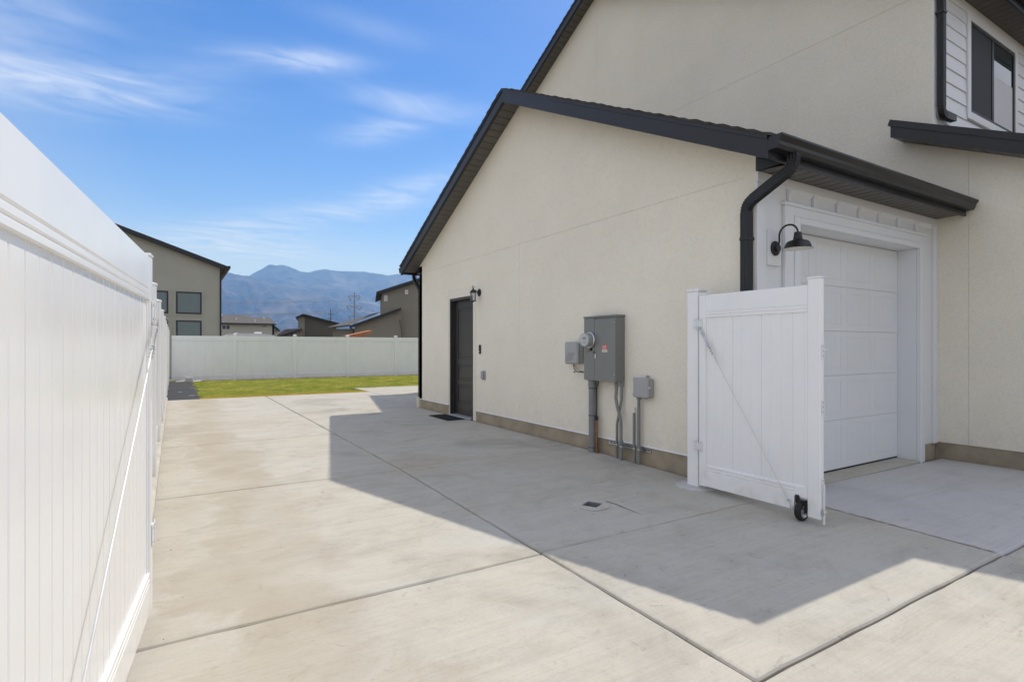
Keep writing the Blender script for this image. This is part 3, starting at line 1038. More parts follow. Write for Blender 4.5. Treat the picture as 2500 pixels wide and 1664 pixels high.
# boxed eaves with planked soffit
ZE = 2.955
for (ya, yb, sgn) in ((2.83, YN, -1), (YF, 11.69, 1)):
    yo = 2.83 if sgn < 0 else 11.69
    f = MB()
    f.box(XW - .287, 8.30, yo, yo - sgn * .022, ZE - .014, zs(yo) + .14)
    f.box(XW - .28, 8.30, yo + sgn * .004, yo - sgn * .03, ZE - .022, ZE - .008)
    part('eave_fascia', f, 'fascia', house)
    yi = YN if sgn < 0 else YF
    tri = [(yo - sgn * .03, ZE + .0), (yi, ZE), (yi, zs(yi) - .004), (yo - sgn * .03, zs(yo) - .003)]
    part('eave_return', MB().prism(tri, 'x', XW - .004, XW + .012), 'fascia', house)
    part('soffit_backing', B(XW + .013, 8.30, ya + .03, yb - .004, ZE + .013, ZE + .03), 'black', house)
    cnt, w = 25, (8.30 - XW - .02) / 25
    me = B(0.009, w - .009, ya + .028, yb - .001, 0, .012).mesh('soffit_plank', M['soffit'])
    for i in range(cnt):
        link('soffit_plank', me, house, Vector((XW + .014 + i * w, 0, ZE)) - house.location)
k_gutter(house, 4.29, 8.29, 2.829, 3.105, -1)
k_gutter(house, 4.29, 8.29, 11.691, 3.08, 1)

# downspout at the near corner, fluted, with crimped elbows
prof = rib_profile(.034, .044)
pts, sc2 = spout_path([(4.552, 2.762, 2.995), (4.552, 2.762, 2.885), (4.552, 3.222, 2.655), (4.552, 3.222, 0.06)])
ds = part('downspout', MB().sweep(pts, prof, (1, 0, 0), sc2), 'black', house)
for z in (2.32, 1.0):
    part('strap', B(4.512, 4.60, 3.173, 3.271, z, z + .03, .002), 'black', ds)
# far corner downspout, round elbows, standing in a pale drain riser
pts, sc2 = spout_path([(4.628, 11.765, 2.97), (4.628, 11.765, 2.84), (4.628, 11.393, 2.58), (4.628, 11.393, 0.18)], .12)
ds = part('downspout', MB().sweep(pts, rib_profile(.034, .028, 3), (1, 0, 0), sc2), 'black', house)
part('strap', B(4.590, 4.665, 11.361, 11.424, 2.36, 2.385), 'black', ds)
part('hanger', MB().tube([(4.61, 11.56, 2.95), (4.61, 11.56, 2.74)], .006, 6), 'black', ds)
part('drain_riser', MB().lathe([(.060, -.05), (.060, .17), (.066, .172), (.066, .225), (.052, .226)], (4.625, 11.425, 0), (0, 0, 1), 20), 'pvc', house, True)

# ------------- garage front
OX0, OX1, OZ = 5.257, 7.82, 2.54
fr = MB()
fr.box(XW + .001, OX0 - .02, YN + .012, YN + .14, .08, ZE - .002)
fr.box(OX1 + .02, XM, YN + .012, YN + .14, .10, ZE - .002)
fr.box(OX0 - .02, OX1 + .02, YN + .012, YN + .14, OZ + .02, ZE - .002)
part('front_wall', fr, 'white', house)
# corner boards, casing, frieze, battens
tr = [('corner_board', XW - .003, 4.735, YN - .02, YN + .0115, .09, 2.86), ('corner_board', 8.24, XM - .002, YN - .02, YN + .0115, .10, 2.86),
      ('frieze_board', XW - .0035, XM - .0025, YN - .024, YN + .0115, 2.862, ZE - .001)]
for nm, *bx in tr:
    part(nm, B(*bx, .004), 'white', house)
part('door_casing', B(5.02, 5.165, YN - .026, YN + .0115, -.058, 2.699, .005), 'white', house)
part('door_casing', B(7.875, 7.965, YN - .026, YN + .0115, -.10, 2.699, .005), 'white', house)
part('head_casing', B(5.0, 7.985, YN - .034, YN + .0115, 2.70, 2.735, .004), 'white', house)
part('head_board', B(5.166, 7.874, YN - .0255, YN + .0115, 2.605, 2.699, .004), 'white', house)
inner = MB()
inner.box(5.166, OX0, YN - .040, YN + .0115, -.06, 2.604, .006)
inner.box(OX1, 7.874, YN - .040, YN + .0115, -.11, 2.604, .006)
inner.box(OX0 + .0005, OX1 - .0005, YN - .0395, YN + .0115, OZ, 2.6035, .006)
part('inner_casing', inner, 'white', house)
jam = MB()
jam.box(OX0 - .02, OX0, YN + .012, 3.40, -.09, OZ, .003)
jam.box(OX1, OX1 + .02, YN + .012, 3.40, -.11, OZ, .003)
jam.box(OX0 - .0195, OX1 + .0195, YN + .0125, 3.40, OZ + .0005, OZ + .02)
part('jamb', jam, 'white', house)
me = B(-.022, .022, YN - .022, YN + .0115, 2.7355, 2.8615, .005).mesh('batten', M['white'])
for x in (5.115, 5.545, 5.99, 6.435, 6.87, 7.315, 7.77):
    link('batten', me, house, Vector((x, 0, 0)) - house.location)
# sloped lower lip of the frieze that catches light over each panel
for x0_, x1_ in zip((5.137, 5.567, 6.012, 6.457, 6.892, 7.337, 7.80), (5.523, 5.968, 6.413, 6.848, 7.293, 7.748, 8.20)):
    part('panel_cap', MB().prism([(YN + .011, 2.8615), (YN - .016, 2.8615), (YN - .012, 2.846), (YN + .011, 2.828)], 'x', x0_ + .012, x1_ - .012), 'white', house)
part('mounting_block', B(4.752, 4.965, YN - .018, YN + .0115, 2.10, 2.435, .003), 'white', house)

# sectional garage door
zj = [-0.072, 0.50, 1.005, 1.507, 2.012, 2.535]
DY = 3.375
for i in range(5):
    z0_, z1_ = zj[i] + (.02 if i == 0 else .0012), zj[i + 1] - .0012
    m = MB()
    m.box(OX0 + .004, OX1 - .004, DY + .0045, DY + .045, z0_, z1_)
    pw = (OX1 - OX0) / 4
    xs = []
    for k in range(4):
        xs.append((OX0 + k * pw + .075, OX0 + (k + 1) * pw - .055))
    px = OX0 + .004
    for a_, b2 in xs:
        m.box(px, a_, DY, DY + .008, z0_, z1_, .0015)
        m.box(a_ + .0002, b2 - .0002, DY + .0002, DY + .008, z0_, z0_ + .07, .0015)
        m.box(a_ + .0002, b2 - .0002, DY + .0002, DY + .008, z1_ - .07, z1_, .0015)
        px = b2
    m.box(px, OX1 - .004, DY, DY + .008, z0_, z1_, .0015)
    sec = part('garage_door_section', m, 'white', house)
    for a_, b2 in xs:
        p = MB()
        nb = 5
        w = (b2 - a_ - .020) / nb
        for q in range(nb):
            p.box(a_ + .010 + q * w + .0004, a_ + .010 + (q + 1) * w - .0004, DY + .0012, DY + .0082, z0_ + .078, z1_ - .078, .0012)
        part('panel', p, 'white', sec)
part('weather_strip', B(OX0 + .004, OX1 - .004, DY + .005, DY + .04, -.074, zj[0] + .021), 'rubber', house)

# ------------- main two storey block
MYC, MZA, MSL = 9.77, 9.47, 0.49
mz = lambda y: MZA - MSL * abs(y - MYC)
MY0, MY1 = 3.2, 16.34
mg_ = [(MY0, .115), (MY1, .115), (MY1, mz(MY1)), (MYC, MZA), (MY0, mz(MY0))]
cm = MB()
cm.prism(mg_, 'x', XM + .0055, XM + .16)
cm.box(XM + .02, 14.5, MY1 - .15, MY1 - .01, 0, 6.2)
cm.box(14.35, 14.5, 1.3, MY1 - .01, 0, 6.2)
part('wall', cm, 'stucco', house)
stucco_panels(house, mg_, XM, [5.94], [9.81], [9.81], [])
# lower front room with the pent roof
pz = lambda y: 4.08 - .466 * (3.55 - y)                # underside of the pent rake
low = [(1.2, .115), (MY0 - .0005, .115), (MY0 - .0005, pz(MY0)), (1.2, pz(1.2))]
part('wall', MB().prism(low, 'x', XM + .0055, XM + .16), 'stucco_trim', house)
stucco_panels(house, low, XM, [], [2.82], [], [])
part('wall', B(XM + .161, 14.2, 1.2, 1.35, 0, pz(1.2)), 'stucco', house)
gable_roof(house, XM, 14.6, .31, MYC, MZA, MSL, 2.855, 16.68, 0.15)
ZU = 6.11
f = MB()
f.box(XM - .287, 14.6, 2.855, 2.877, ZU - .012, mz(2.855) + .14)
f.box(XM - .28, 14.6, 2.851, 2.885, ZU - .02, ZU - .006)
part('eave_fascia', f, 'fascia', house)
part('eave_return', MB().prism([(2.885, ZU), (MY0, ZU), (MY0, mz(MY0) - .004), (2.885, mz(2.885) - .004)], 'x', XM - .004, XM + .012), 'fascia', house)
part('soffit_backing', B(XM + .013, 14.6, 2.885, MY0 - .004, ZU + .013, ZU + .03), 'black', house)
w = .155
me = B(0.007, w - .007, 2.883, MY0 - .001, 0, .012).mesh('soffit_plank', M['soffit'])
for i in range(36):
    link('soffit_plank', me, house, Vector((XM + .014 + i * w, 0, ZU)) - house.location)
k_gutter(house, XM - .30, 14.5, 2.854, 6.29, -1)
# upper front wall: lap siding with trim and a sliding window
part('wall', B(XM + .161, 14.3, MY0 + .03, MY0 + .15, 3.6, ZU - .002), 'white', house)
part('corner_board', B(XM + .002, XM + .085, MY0 - .012, MY0 + .0295, 3.7, ZU - .001, .004), 'white', house)
part('frieze_board', B(XM + .086, 13.5, MY0 - .014, MY0 + .0295, ZU - .13, ZU - .001, .004), 'white', house)
WX0, WX1, WZ0, WZ1 = 9.525, 11.18, 4.63, 5.885
bh = .191
k = 0
z = 3.72
while z < ZU - .14:
    zt = min(z + bh, ZU - .131)
    for a_, b2 in ((XM + .087, WX0 - .115), (WX1 + .115, 13.4)):
        m = MB().prism([(MY0 + .0, z), (MY0 + .029, z), (MY0 + .029, zt + .012), (MY0 + .016, zt + .012)], 'x', a_, b2)
        part('siding_board', m, 'white', house)
    if zt < WZ0 - .12:
        part('siding_board', MB().prism([(MY0, z), (MY0 + .029, z), (MY0 + .029, zt), (MY0 + .016, zt)], 'x', WX0 - .1145, WX1 + .1145), 'white', house)
    z += bh
wt = MB()
wt.box(WX0 - .11, WX0 - .012, MY0 - .016, MY0 + .0285, WZ0 - .12, WZ1 + .12, .004)
wt.box(WX1 + .012, WX1 + .11, MY0 - .016, MY0 + .0285, WZ0 - .12, WZ1 + .12, .004)
wt.box(WX0 - .0115, WX1 + .0115, MY0 - .0165, MY0 + .0285, WZ1 + .012, WZ1 + .12, .004)
wt.box(WX0 - .0115, WX1 + .0115, MY0 - .0165, MY0 + .0285, WZ0 - .12, WZ0 - .012, .004)
part('window_trim', wt, 'white', house)
wf = MB()
fr_ = .035
wf.box(WX0 - .011, WX0 + fr_, MY0 - .004, MY0 + .0288, WZ0, WZ1, .003)
wf.box(WX1 - fr_, WX1 + .011, MY0 - .004, MY0 + .0288, WZ0, WZ1, .003)
wf.box(WX0 + fr_, WX1 - fr_, MY0 - .0035, MY0 + .0288, WZ1 - fr_, WZ1 + .011, .003)
wf.box(WX0 + fr_, WX1 - fr_, MY0 - .0035, MY0 + .0288, WZ0 - .011, WZ0 + fr_, .003)
WMX = 10.33
wf.box(WMX - .035, WMX + .035, MY0 - .0045, MY0 + .0288, WZ0 + fr_, WZ1 - fr_, .003)
win = part('window', wf, 'black', house)
part('screen', B(WX0 + fr_, WMX - .035, MY0 + .006, MY0 + .010, WZ0 + fr_, WZ1 - fr_), 'screen', win)
part('pane', B(WMX + .035, WX1 - fr_, MY0 + .012, MY0 + .018, 5.36, WZ1 - fr_), 'glass', win)
part('pane', B(WMX + .035, WX1 - fr_, MY0 + .012, MY0 + .018, WZ0 + fr_, 5.3595), 'pale_pane', win, label='lower pane coloured pale to paint a reflection')  # the reflection in the glass is painted as this pane's pale colour
# upper downspout ending in a kicked-out elbow
pts, sc2 = spout_path([(8.435, 3.135, 6.10), (8.435, 3.135, 4.325), (8.80, 3.135, 4.345)], .10)
m = MB().sweep(pts, rib_profile(.036, .042), (0, 1, 0), sc2)
ds = part('downspout', m, 'fascia', house)
part('strap', B(8.385, 8.485, 3.09, 3.199, 5.62, 5.65, .002), 'fascia', ds)
# pent roof
XO = 8.03
pm = MB()
ya, yb = 0.85, 3.55
zt = lambda y: 4.306 - .466 * (3.532 - y)
pm.prism([(ya, pz(ya)), (yb, pz(yb)), (yb, zt(yb) - .085), (ya, zt(ya) - .085)], 'x', XO, XO + .024)
part('fascia', pm, 'fascia', house)
part('flashing', MB().prism([(ya, zt(ya) - .0845), (yb + .03, zt(yb + .03) - .088), (yb + .002, zt(yb)), (ya, zt(ya))], 'x', XO - .014, XO + .05), 'fascia', house)
part('fascia', B(XO + .0245, XM - .002, yb - .022, yb - .001, pz(yb) + .004, zt(yb) - .09), 'fascia', house)
part('roof_deck', MB().prism([(ya + .01, pz(ya) + .02), (yb - .023, pz(yb - .023) + .02), (yb - .023, zt(yb - .023) - .09), (ya + .01, zt(ya + .01) - .09)], 'x', XO + .025, XM - .002), 'black', house)
part('roof_deck', MB().prism([(ya + .01, pz(ya) + .03), (MY0 - .015, pz(MY0 - .015) + .03), (MY0 - .015, zt(MY0 - .015) - .02), (ya + .01, zt(ya + .01) - .02)], 'x', XM - .0015, 14.4), 'shingle', house)
dyp = .15
mep = MB().prism([(.006, .006 * .466), (dyp - .005, (dyp - .005) * .466), (dyp - .005, (dyp - .005) * .466 + .012), (.006, .006 * .466 + .012)], 'x', XO + .026, XM - .001).mesh('soffit_plank', M['soffit'])
y = yb - .03 - dyp
while y > ya:
    link('soffit_plank', mep, house, Vector((0, y, pz(y))) - house.location)
    y -= dyp

# ---------------------------------------------------------------- wall lamps and small wall fittings
lp = thing('barn_lamp', 'black gooseneck barn lamp with white lined shade beside the garage door', 'wall lamp', (4.865, YN - .018, 2.26))
lx, ly, lz = 4.865, YN - .018, 2.262
part('wall_plate', MB().lathe([(.070, 0), (.070, .010), (.060, .020), (.035, .024), (.035, .04)], (lx, ly, lz), (0, -1, 0), 28), 'black', lp, True)
ce = ly - .225
arc = [(lx, ly - .03, lz + .01), (lx, ly - .045, lz + .06)]
for i in range(13):
    a_ = math.pi * i / 12
    arc.append((lx, (ly - .045 + ce) / 2 + math.cos(a_) * (ly - .045 - ce) / 2, lz + .115 + math.sin(a_) * .085))
arc.append((lx, ce, lz + .10))
part('gooseneck', MB().tube(arc, .0085, 10), 'black', lp, True)
shp = [(.010, .118), (.028, .116), (.031, .110), (.040, .050), (.048, .044), (.085, .032), (.099, .018), (.118, -.030), (.128, -.036)]
inn = [(.124, -.0365), (.114, -.028), (.095, .014), (.080, .024), (.02, .034)]
shm = MB().lathe(shp, (lx, ce, lz), (0, 0, 1), 36, cap=False)
sh = part('lamp_shade', shm, 'black', lp, True)
part('shade_lining', MB().lathe(inn, (lx, ce, lz), (0, 0, 1), 36, cap=False), 'paper', sh, True)
part('bulb', MB().lathe([(.004, -.022), (.022, -.012), (.026, .004), (.018, .024), (.012, .034)], (lx, ce, lz), (0, 0, 1), 16), 'paper', sh, True)

ln = thing('lantern', 'small black wall lantern with clear glass above the dark side door', 'wall lamp', (XW, 8.576, 2.28))
lx, ly, lz = XW, 8.576, 2.286
part('wall_plate', MB().lathe([(.066, 0), (.066, .012), (.048, .022), (.02, .03)], (lx, ly, lz), (-1, 0, 0), 24), 'black', ln, True)
cx = lx - .125
part('arm', MB().tube([(lx - .02, ly, lz), (lx - .08, ly, lz + .035), (cx, ly, lz + .045)], .008, 8), 'black', ln, True)
part('cap', MB().lathe([(.012, .075), (.012, .055), (.03, .04), (.062, .0), (.066, -.008), (.05, -.012)], (cx, ly, lz), (0, 0, 1), 16), 'black', ln, True)
part('finial', MB().tube([(cx + .018 * math.cos(t), ly, lz + .093 + .018 * math.sin(t)) for t in [i * math.pi / 6 for i in range(13)]], .004, 6), 'black', ln)
cage = MB()
for a_ in range(4):
    th_ = a_ * math.pi / 2 + .5
    c1, s1 = math.cos(th_), math.sin(th_)
    cage.tube([(cx + .058 * c1, ly + .058 * s1, lz - .01), (cx + .048 * c1, ly + .048 * s1, lz - .15)], .005, 5)
cage.lathe([(.052, -.15), (.054, -.158), (.02, -.165), (.01, -.175)], (cx, ly, lz), (0, 0, 1), 16)
part('cage', cage, 'black', ln)
def clear_mat(name, tint, amount):
    """thin clear cover: mostly see-through with a glossy skin"""
    m, nt, b = new_mat(name)
    tr_ = nd(nt, 'ShaderNodeBsdfTransparent')
    tr_.inputs[0].default_value = (*tint, 1)
    b.inputs['Base Color'].default_value = (0.6, 0.62, 0.62, 1)
    b.inputs['Roughness'].default_value = 0.06
    mx = nd(nt, 'ShaderNodeMixShader')
    mx.inputs[0].default_value = amount
    nt.links.new(tr_.outputs[0], mx.inputs[1])
    nt.links.new(b.outputs[0], mx.inputs[2])
    nt.links.new(mx.outputs[0], nt.nodes['Material Output'].inputs[0])
    bump(nt, b, noise(nt, position(nt), 60, 2), 0.1, 0.003)
    return m


mgl = clear_mat('lantern_glass', (0.9, 0.92, 0.92), 0.30)
M['lantern_glass'] = mgl
part('glass', MB().lathe([(.050, -.014), (.044, -.148)], (cx, ly, lz), (0, 0, 1), 16), 'lantern_glass', ln, True)

kp = thing('doorbell_camera', 'slim black doorbell unit on the wall beside the side door', 'doorbell', (XW, 8.535, 1.28))
part('body', B(XW - .030, XW - .001, 8.507, 8.563, 1.205, 1.365, .012), 'black', kp)
part('lens', MB().lathe([(.014, 0), (.014, .004), (.008, .006)], (XW - .030, 8.535, 1.325), (-1, 0, 0), 14), 'glass', kp, True)
part('button', MB().lathe([(.013, 0), (.013, .004)], (XW - .030, 8.535, 1.245), (-1, 0, 0), 14), 'steel', kp, True)

oc = thing('outlet_cover', 'grey in-use outlet cover on the wall right of the side door', 'outlet cover', (XW, 8.40, .83))
part('back_plate', B(XW - .02, XW - .001, 8.345, 8.455, .755, .915, .006), 'grey_plastic', oc)
part('bubble_lid', B(XW - .065, XW - .0205, 8.358, 8.442, .770, .900, .018), 'grey_plastic', oc)
part('latch', B(XW - .072, XW - .0655, 8.385, 8.415, .80, .87, .003), 'steel', oc)

# ---------------------------------------------------------------- electric service
mp_ = thing('electric_panel', 'grey electric service panel with round glass meter and red warning sticker', 'electric panel', (XW, 5.18, .9))
PX0 = 4.448
py0, py1, pyd = 4.893, 5.482, 5.272
pz0, pz1 = .908, 1.70
part('cabinet', B(PX0 + .014, XW - .001, py0 + .004, py1, pz0, pz1 - .012, .003), 'grey_metal', mp_)
part('top_flange', B(PX0 - .004, XW - .001, py0 - .006, py1 + .008, pz1 - .0115, pz1 + .012, .003), 'grey_metal', mp_)
part('meter_cover', B(PX0, PX0 + .0135, pyd + .004, py1 - .001, pz0 + .003, pz1 - .016, .003), 'grey_metal', mp_)
dr = part('door', B(PX0 - .004, PX0 + .0135, py0, pyd - .003, pz0 + .001, pz1 - .035, .003), 'grey_metal', mp_)
part('latch', B(PX0 - .014, PX0 - .0045, pyd - .032, pyd - .012, 1.185, 1.245, .004), 'steel', dr)
part('hasp', MB().tube([(PX0 - .006, pyd - .004, 1.27), (PX0 - .02, pyd - .008, 1.265), (PX0 - .02, pyd - .006, 1.245), (PX0 - .006, pyd - .002, 1.24)], .005, 6), 'black', dr)
stk = part('warning_sticker', B(PX0 - .0052, PX0 - .0042, 5.034, 5.128, 1.295, 1.352), 'red', mp_)
stw = MB()
stw.box(PX0 - .0052, PX0 - .0042, 5.034, 5.128, 1.264, 1.2945)
part('sticker_base', stw, 'paper', stk)
txt = MB()
for z_, l_ in ((1.342, .07), (1.329, .078), (1.316, .06), (1.304, .074)):
    x_ = 5.12
    while x_ > 5.125 - l_:
        ww = random.uniform(.006, .016)
        txt.box(PX0 - .0056, PX0 - .0053, x_ - ww, x_, z_ - .003, z_ + .003)
        x_ -= ww + .004
part('sticker_print', txt, 'paper', stk)
tx2 = MB()
for z_ in (1.286, 1.279, 1.272):
    tx2.box(PX0 - .0056, PX0 - .0053, 5.05, 5.118, z_ - .0012, z_ + .0012)
part('sticker_print', tx2, 'ink', stk)
sm_ = MB()
for yy, zz in ((py0 + .02, 1.62), (py0 + .02, 1.0), (py1 - .04, pz0 + .012)):
    sm_.lathe([(.006, 0), (.006, .004)], (PX0 - .004, yy, zz), (-1, 0, 0), 8)
part('screw', sm_, 'steel', mp_)
my, mz_ = 5.352, 1.414
mt = part('meter_ring', MB().lathe([(.102, 0), (.102, .022), (.092, .030), (.088, .030)], (PX0, my, mz_), (-1, 0, 0), 36), 'steel', mp_, True)
part('meter_body', MB().lathe([(.084, .030), (.082, .085), (.080, .09)], (PX0, my, mz_), (-1, 0, 0), 36), 'grey_plastic', mt, True)
part('dial', MB().lathe([(.079, .0901), (.079, .1)], (PX0, my, mz_), (-1, 0, 0), 36), 'dial', mt, True)
dp = MB()
dp.box(PX0 - .1015, PX0 - .1003, my - .032, my + .032, mz_ + .005, mz_ + .035)
part('display', dp, 'ink', mt)
dq = MB()
for z_ in (-.015, -.027, -.039):
    dq.box(PX0 - .1012, PX0 - .1003, my - .03, my + .028, mz_ + z_ - .002, mz_ + z_ + .002)
part('dial_print', dq, 'ink', mt)
mgg = clear_mat('meter_glass', (0.95, 0.96, 0.96), 0.22)
M['meter_glass'] = mgg
part('meter_dome', MB().lathe([(.086, .031), (.086, .112), (.080, .122), (.06, .127), (.001, .129)], (PX0, my, mz_), (-1, 0, 0), 36, cap=False), 'meter_glass', mt, True)
sl = MB().lathe([(.016, 0), (.016, .018), (.01, .024)], (PX0, my - .02, mz_ - .118), (-1, 0, 0), 14)
sl.tube([(PX0 - .02, my - .015, mz_ - .12), (PX0 - .024, my + .03, mz_ - .15)], .003, 5)
part('meter_seal', sl, 'black', mp_)
# conduits of the panel
def conduit(root, pts, r, name='conduit', bands=(), coup=()):
    o = part(name, MB().tube(pts, r, 18), 'grey_pvc', root, True)
    for z_ in bands:
        part('band', MB().lathe([(r + .0005, 0), (r + .004, .001), (r + .004, .008), (r + .0005, .009)], (pts[-1][0], pts[-1][1], z_), (0, 0, 1), 18, cap=False), 'black', o)
    for (p, h_) in coup:
        part('coupling', MB().lathe([(r, 0), (r + .007, .002), (r + .007, h_ - .002), (r, h_)], p, (0, 0, 1), 18, cap=False), 'grey_pvc', o, True)
    return o
conduit(mp_, [(4.535, 5.42, pz0 + .0), (4.535, 5.42, -.09)], .047, 'riser_conduit', (.80, .455, .05), [((4.535, 5.42, .825), .085)])
part('conduit_nut', MB().tube([(4.51, 5.34, .925), (4.47, 5.33, .93)], .012, 8), 'steel', mp_)
conduit(mp_, [(4.555, 4.905, pz0), (4.555, 4.905, .7), (4.555, 4.945, .55), (4.555, 4.985, .40), (4.555, 4.990, -.09)], .0155, coup=[((4.555, 4.905, .85), .05)])
conduit(mp_, [(4.515, 4.953, pz0), (4.515, 4.955, .80), (4.515, 4.962, .72), (4.515, 4.94, .62), (4.515, 4.89, .50), (4.515, 4.872, .42), (4.515, 4.870, -.09)], .0185,
        coup=[((4.515, 4.953, .85), .05), ((4.515, 4.870, .17), .05)])
part('ground_wire', MB().tube([(4.545, 5.30, pz0), (4.54, 5.345, .80), (4.535, 5.335, .62), (4.53, 5.335, .45)], .006, 6), 'black', mp_, True)
part('clamp', B(4.512, 4.548, 5.315, 5.35, .405, .455, .005), 'black', mp_)
part('ground_pipe', MB().tube([(4.53, 5.333, .41), (4.53, 5.328, -.09)], .0145, 12), 'copper', mp_, True)

cb = thing('communications_box', 'rounded light grey communications box with diagonal slots left of the electric panel', 'utility box', (XW, 5.8, 1.25))
part('back_shell', B(4.515, XW - .001, 5.655, 5.925, 1.105, 1.39, .02), 'grey_plastic', cb)
cv_ = B(4.472, 4.5145, 5.648, 5.932, 1.10, 1.395, .028)
cvo = part('cover', cv_, 'grey_plastic', cb)
slo = MB()
for i in range(4):
    ya_, za_ = 5.900 - i * .036, 1.140
    yb_, zb_ = ya_ - .085, 1.255
    w_ = .0045
    slo.add([(4.4714, ya_, za_), (4.4714, ya_ - w_, za_), (4.4714, yb_ - w_, zb_), (4.4714, yb_, zb_), (4.4690, ya_, za_), (4.4690, ya_ - w_, za_), (4.4690, yb_ - w_, zb_), (4.4690, yb_, zb_)],
            [(0, 1, 2, 3), (7, 6, 5, 4), (0, 4, 5, 1), (1, 5, 6, 2), (2, 6, 7, 3), (3, 7, 4, 0)])
part('slot', slo, 'grey_metal', cvo)
part('screw', MB().lathe([(.008, 0), (.008, .006)], (4.55, 5.654, 1.24), (0, -1, 0), 10), 'steel', cb)
part('cable', MB().tube([(4.56, 5.84, 1.105), (4.555, 5.82, 1.04), (4.55, 5.75, 1.0), (4.555, 5.65, .995), (4.56, 5.56, 1.005), (4.57, 5.485, 1.01)], .006, 8), 'black', cb, True)
part('cable', MB().tube([(4.565, 5.84, 1.105), (4.57, 5.80, 1.05), (4.575, 5.72, 1.01), (4.58, 5.65, 1.0)], .003, 6), 'rubber', cb, True)
bug = tag(link('cable_clip', B(4.588, XW - .001, 5.845, 5.88, .985, .999, .004).mesh('cable_clip', M['black'])), 'tiny dark clip stuck on the wall under the communications box', 'cable clip')

jb = thing('junction_box', 'square grey junction box on a thin conduit near the gate post', 'junction box', (XW, 4.5, .87))
part('back_shell', B(4.525, XW - .001, 4.425, 4.655, .757, .975, .015), 'grey_plastic', jb)
part('lid', B(4.495, 4.5245, 4.420, 4.660, .752, .980, .012), 'grey_plastic', jb)
lt = MB()
lt.box(4.50, 4.53, 4.408, 4.4195, .855, .885, .003); lt.box(4.50, 4.53, 4.6605, 4.672, .94, .965, .003); lt.box(4.50, 4.53, 4.6605, 4.672, .77, .795, .003)
part('latch', lt, 'steel', jb)
part('mounting_tab', B(4.575, XW - .001, 4.50, 4.53, .9755, 1.005, .004), 'grey_plastic', jb)
conduit(jb, [(4.55, 4.615, .757), (4.55, 4.615, -.09)], .0185, coup=[((4.55, 4.615, .725), .033)])
part('plug', MB().lathe([(.022, 0), (.022, .012)], (4.555, 4.50, .743), (0, 0, 1), 12), 'grey_pvc', jb)

cp_ = thing('capped_pipe', 'short grey conduit stub with white cap beside the junction box conduit', 'pipe', (4.55, 4.69, 0))
part('pipe', MB().tube([(4.55, 4.69, -.09), (4.55, 4.69, .57)], .0165, 16), 'grey_pvc', cp_, True)
part('cap', MB().lathe([(.0165, .565), (.0195, .567), (.0195, .62), (.016, .628)], (4.55, 4.69, 0), (0, 0, 1), 16), 'paper', cp_, True)

st = thing('strut_channel', 'slotted galvanised strut rail holding the conduits low on the foundation', 'strut rail', (XW, 4.83, .15))
ch = MB()
ch.box(4.590, 4.611, 4.48, 5.19, .128, .134); ch.box(4.590, 4.611, 4.48, 5.19, .164, .170); ch.box(4.604, 4.6113, 4.4805, 5.1895, .1341, .1639)
part('channel', ch, 'steel', st)
slt = MB()
for i in range(13):
    y_ = 4.50 + i * .052
    slt.box(4.6028, 4.6038, y_, y_ + .03, .143, .156)
part('slot', slt, 'black', st)
for (x_, y_, r_) in ((4.515, 4.870, .019), (4.555, 4.990, .0165), (4.55, 4.615, .019), (4.55, 4.69, .017)):
    cl_ = MB().lathe([(r_ + .001, 0), (r_ + .004, .0005), (r_ + .004, .024), (r_ + .001, .0245)], (x_, y_, .137), (0, 0, 1), 16, cap=False)
    cl_.box(x_ + .01, 4.589, y_ - r_ - .006, y_ - r_ - .003, .139, .159); cl_.box(x_ + .01, 4.589, y_ + r_ + .003, y_ + r_ + .006, .139, .159)
    cl_.box(x_ - r_ - .014, x_ - r_ - .003, y_ - .006, y_ + .006, .142, .156)
    part('pipe_clamp', cl_, 'steel', st)

dm = thing('doormat', 'black ribbed doormat on the concrete before the side door', 'doormat', (4.41, 9.4, 0))
me_ = MB().add([(4.16, 9.84, .001), (4.60 - .06, 9.98, .001), (4.545, 9.0, .001), (4.20, 8.97, .001)], [])
part('mat_pad', B(4.18, 4.53, 9.0, 9.86, .001, .012, .004), 'mat', dm)
rb = B(4.195, 4.515, 0, .02, .0121, .0155).mesh('rib', M['mat'])
for i in range(27):
    link('rib', rb, dm, Vector((0, 9.02 + i * .031, 0)) - dm.location)

# ---------------------------------------------------------------- post sleeve in the slab
ps = thing('post_sleeve', 'square steel post sleeve set flush in a round concrete patch', 'post sleeve', (SLEEVE[0], SLEEVE[1], 0))
SZ = zf(0, SLEEVE[1])
hs, an = SLEEVE[2], SLEEVE[3]
sq = lambda h_, z_: [(SLEEVE[0] + h_ * 1.414 * math.cos(an + R(45) + q * R(90) + R(180)), SLEEVE[1] + h_ * 1.414 * math.sin(an + R(45) + q * R(90) + R(180)), z_ + SZ) for q in range(4)]
m = MB().add(sq(hs, .006) + sq(hs - .006, .006) + sq(hs - .006, -.30) + sq(hs - .003, -.30), [])
m.f = []
for q in range(4):
    r_ = (q + 1) % 4
    m.f += [(q, r_, 4 + r_, 4 + q), (4 + q, 4 + r_, 8 + r_, 8 + q)]
m.f.append((8, 9, 10, 11))
part('sleeve_tube', m, 'galv', ps)
co = MB()
N_ = 40
ring, ring2, inner_ = [], [], sq(hs + .0005, .0062)
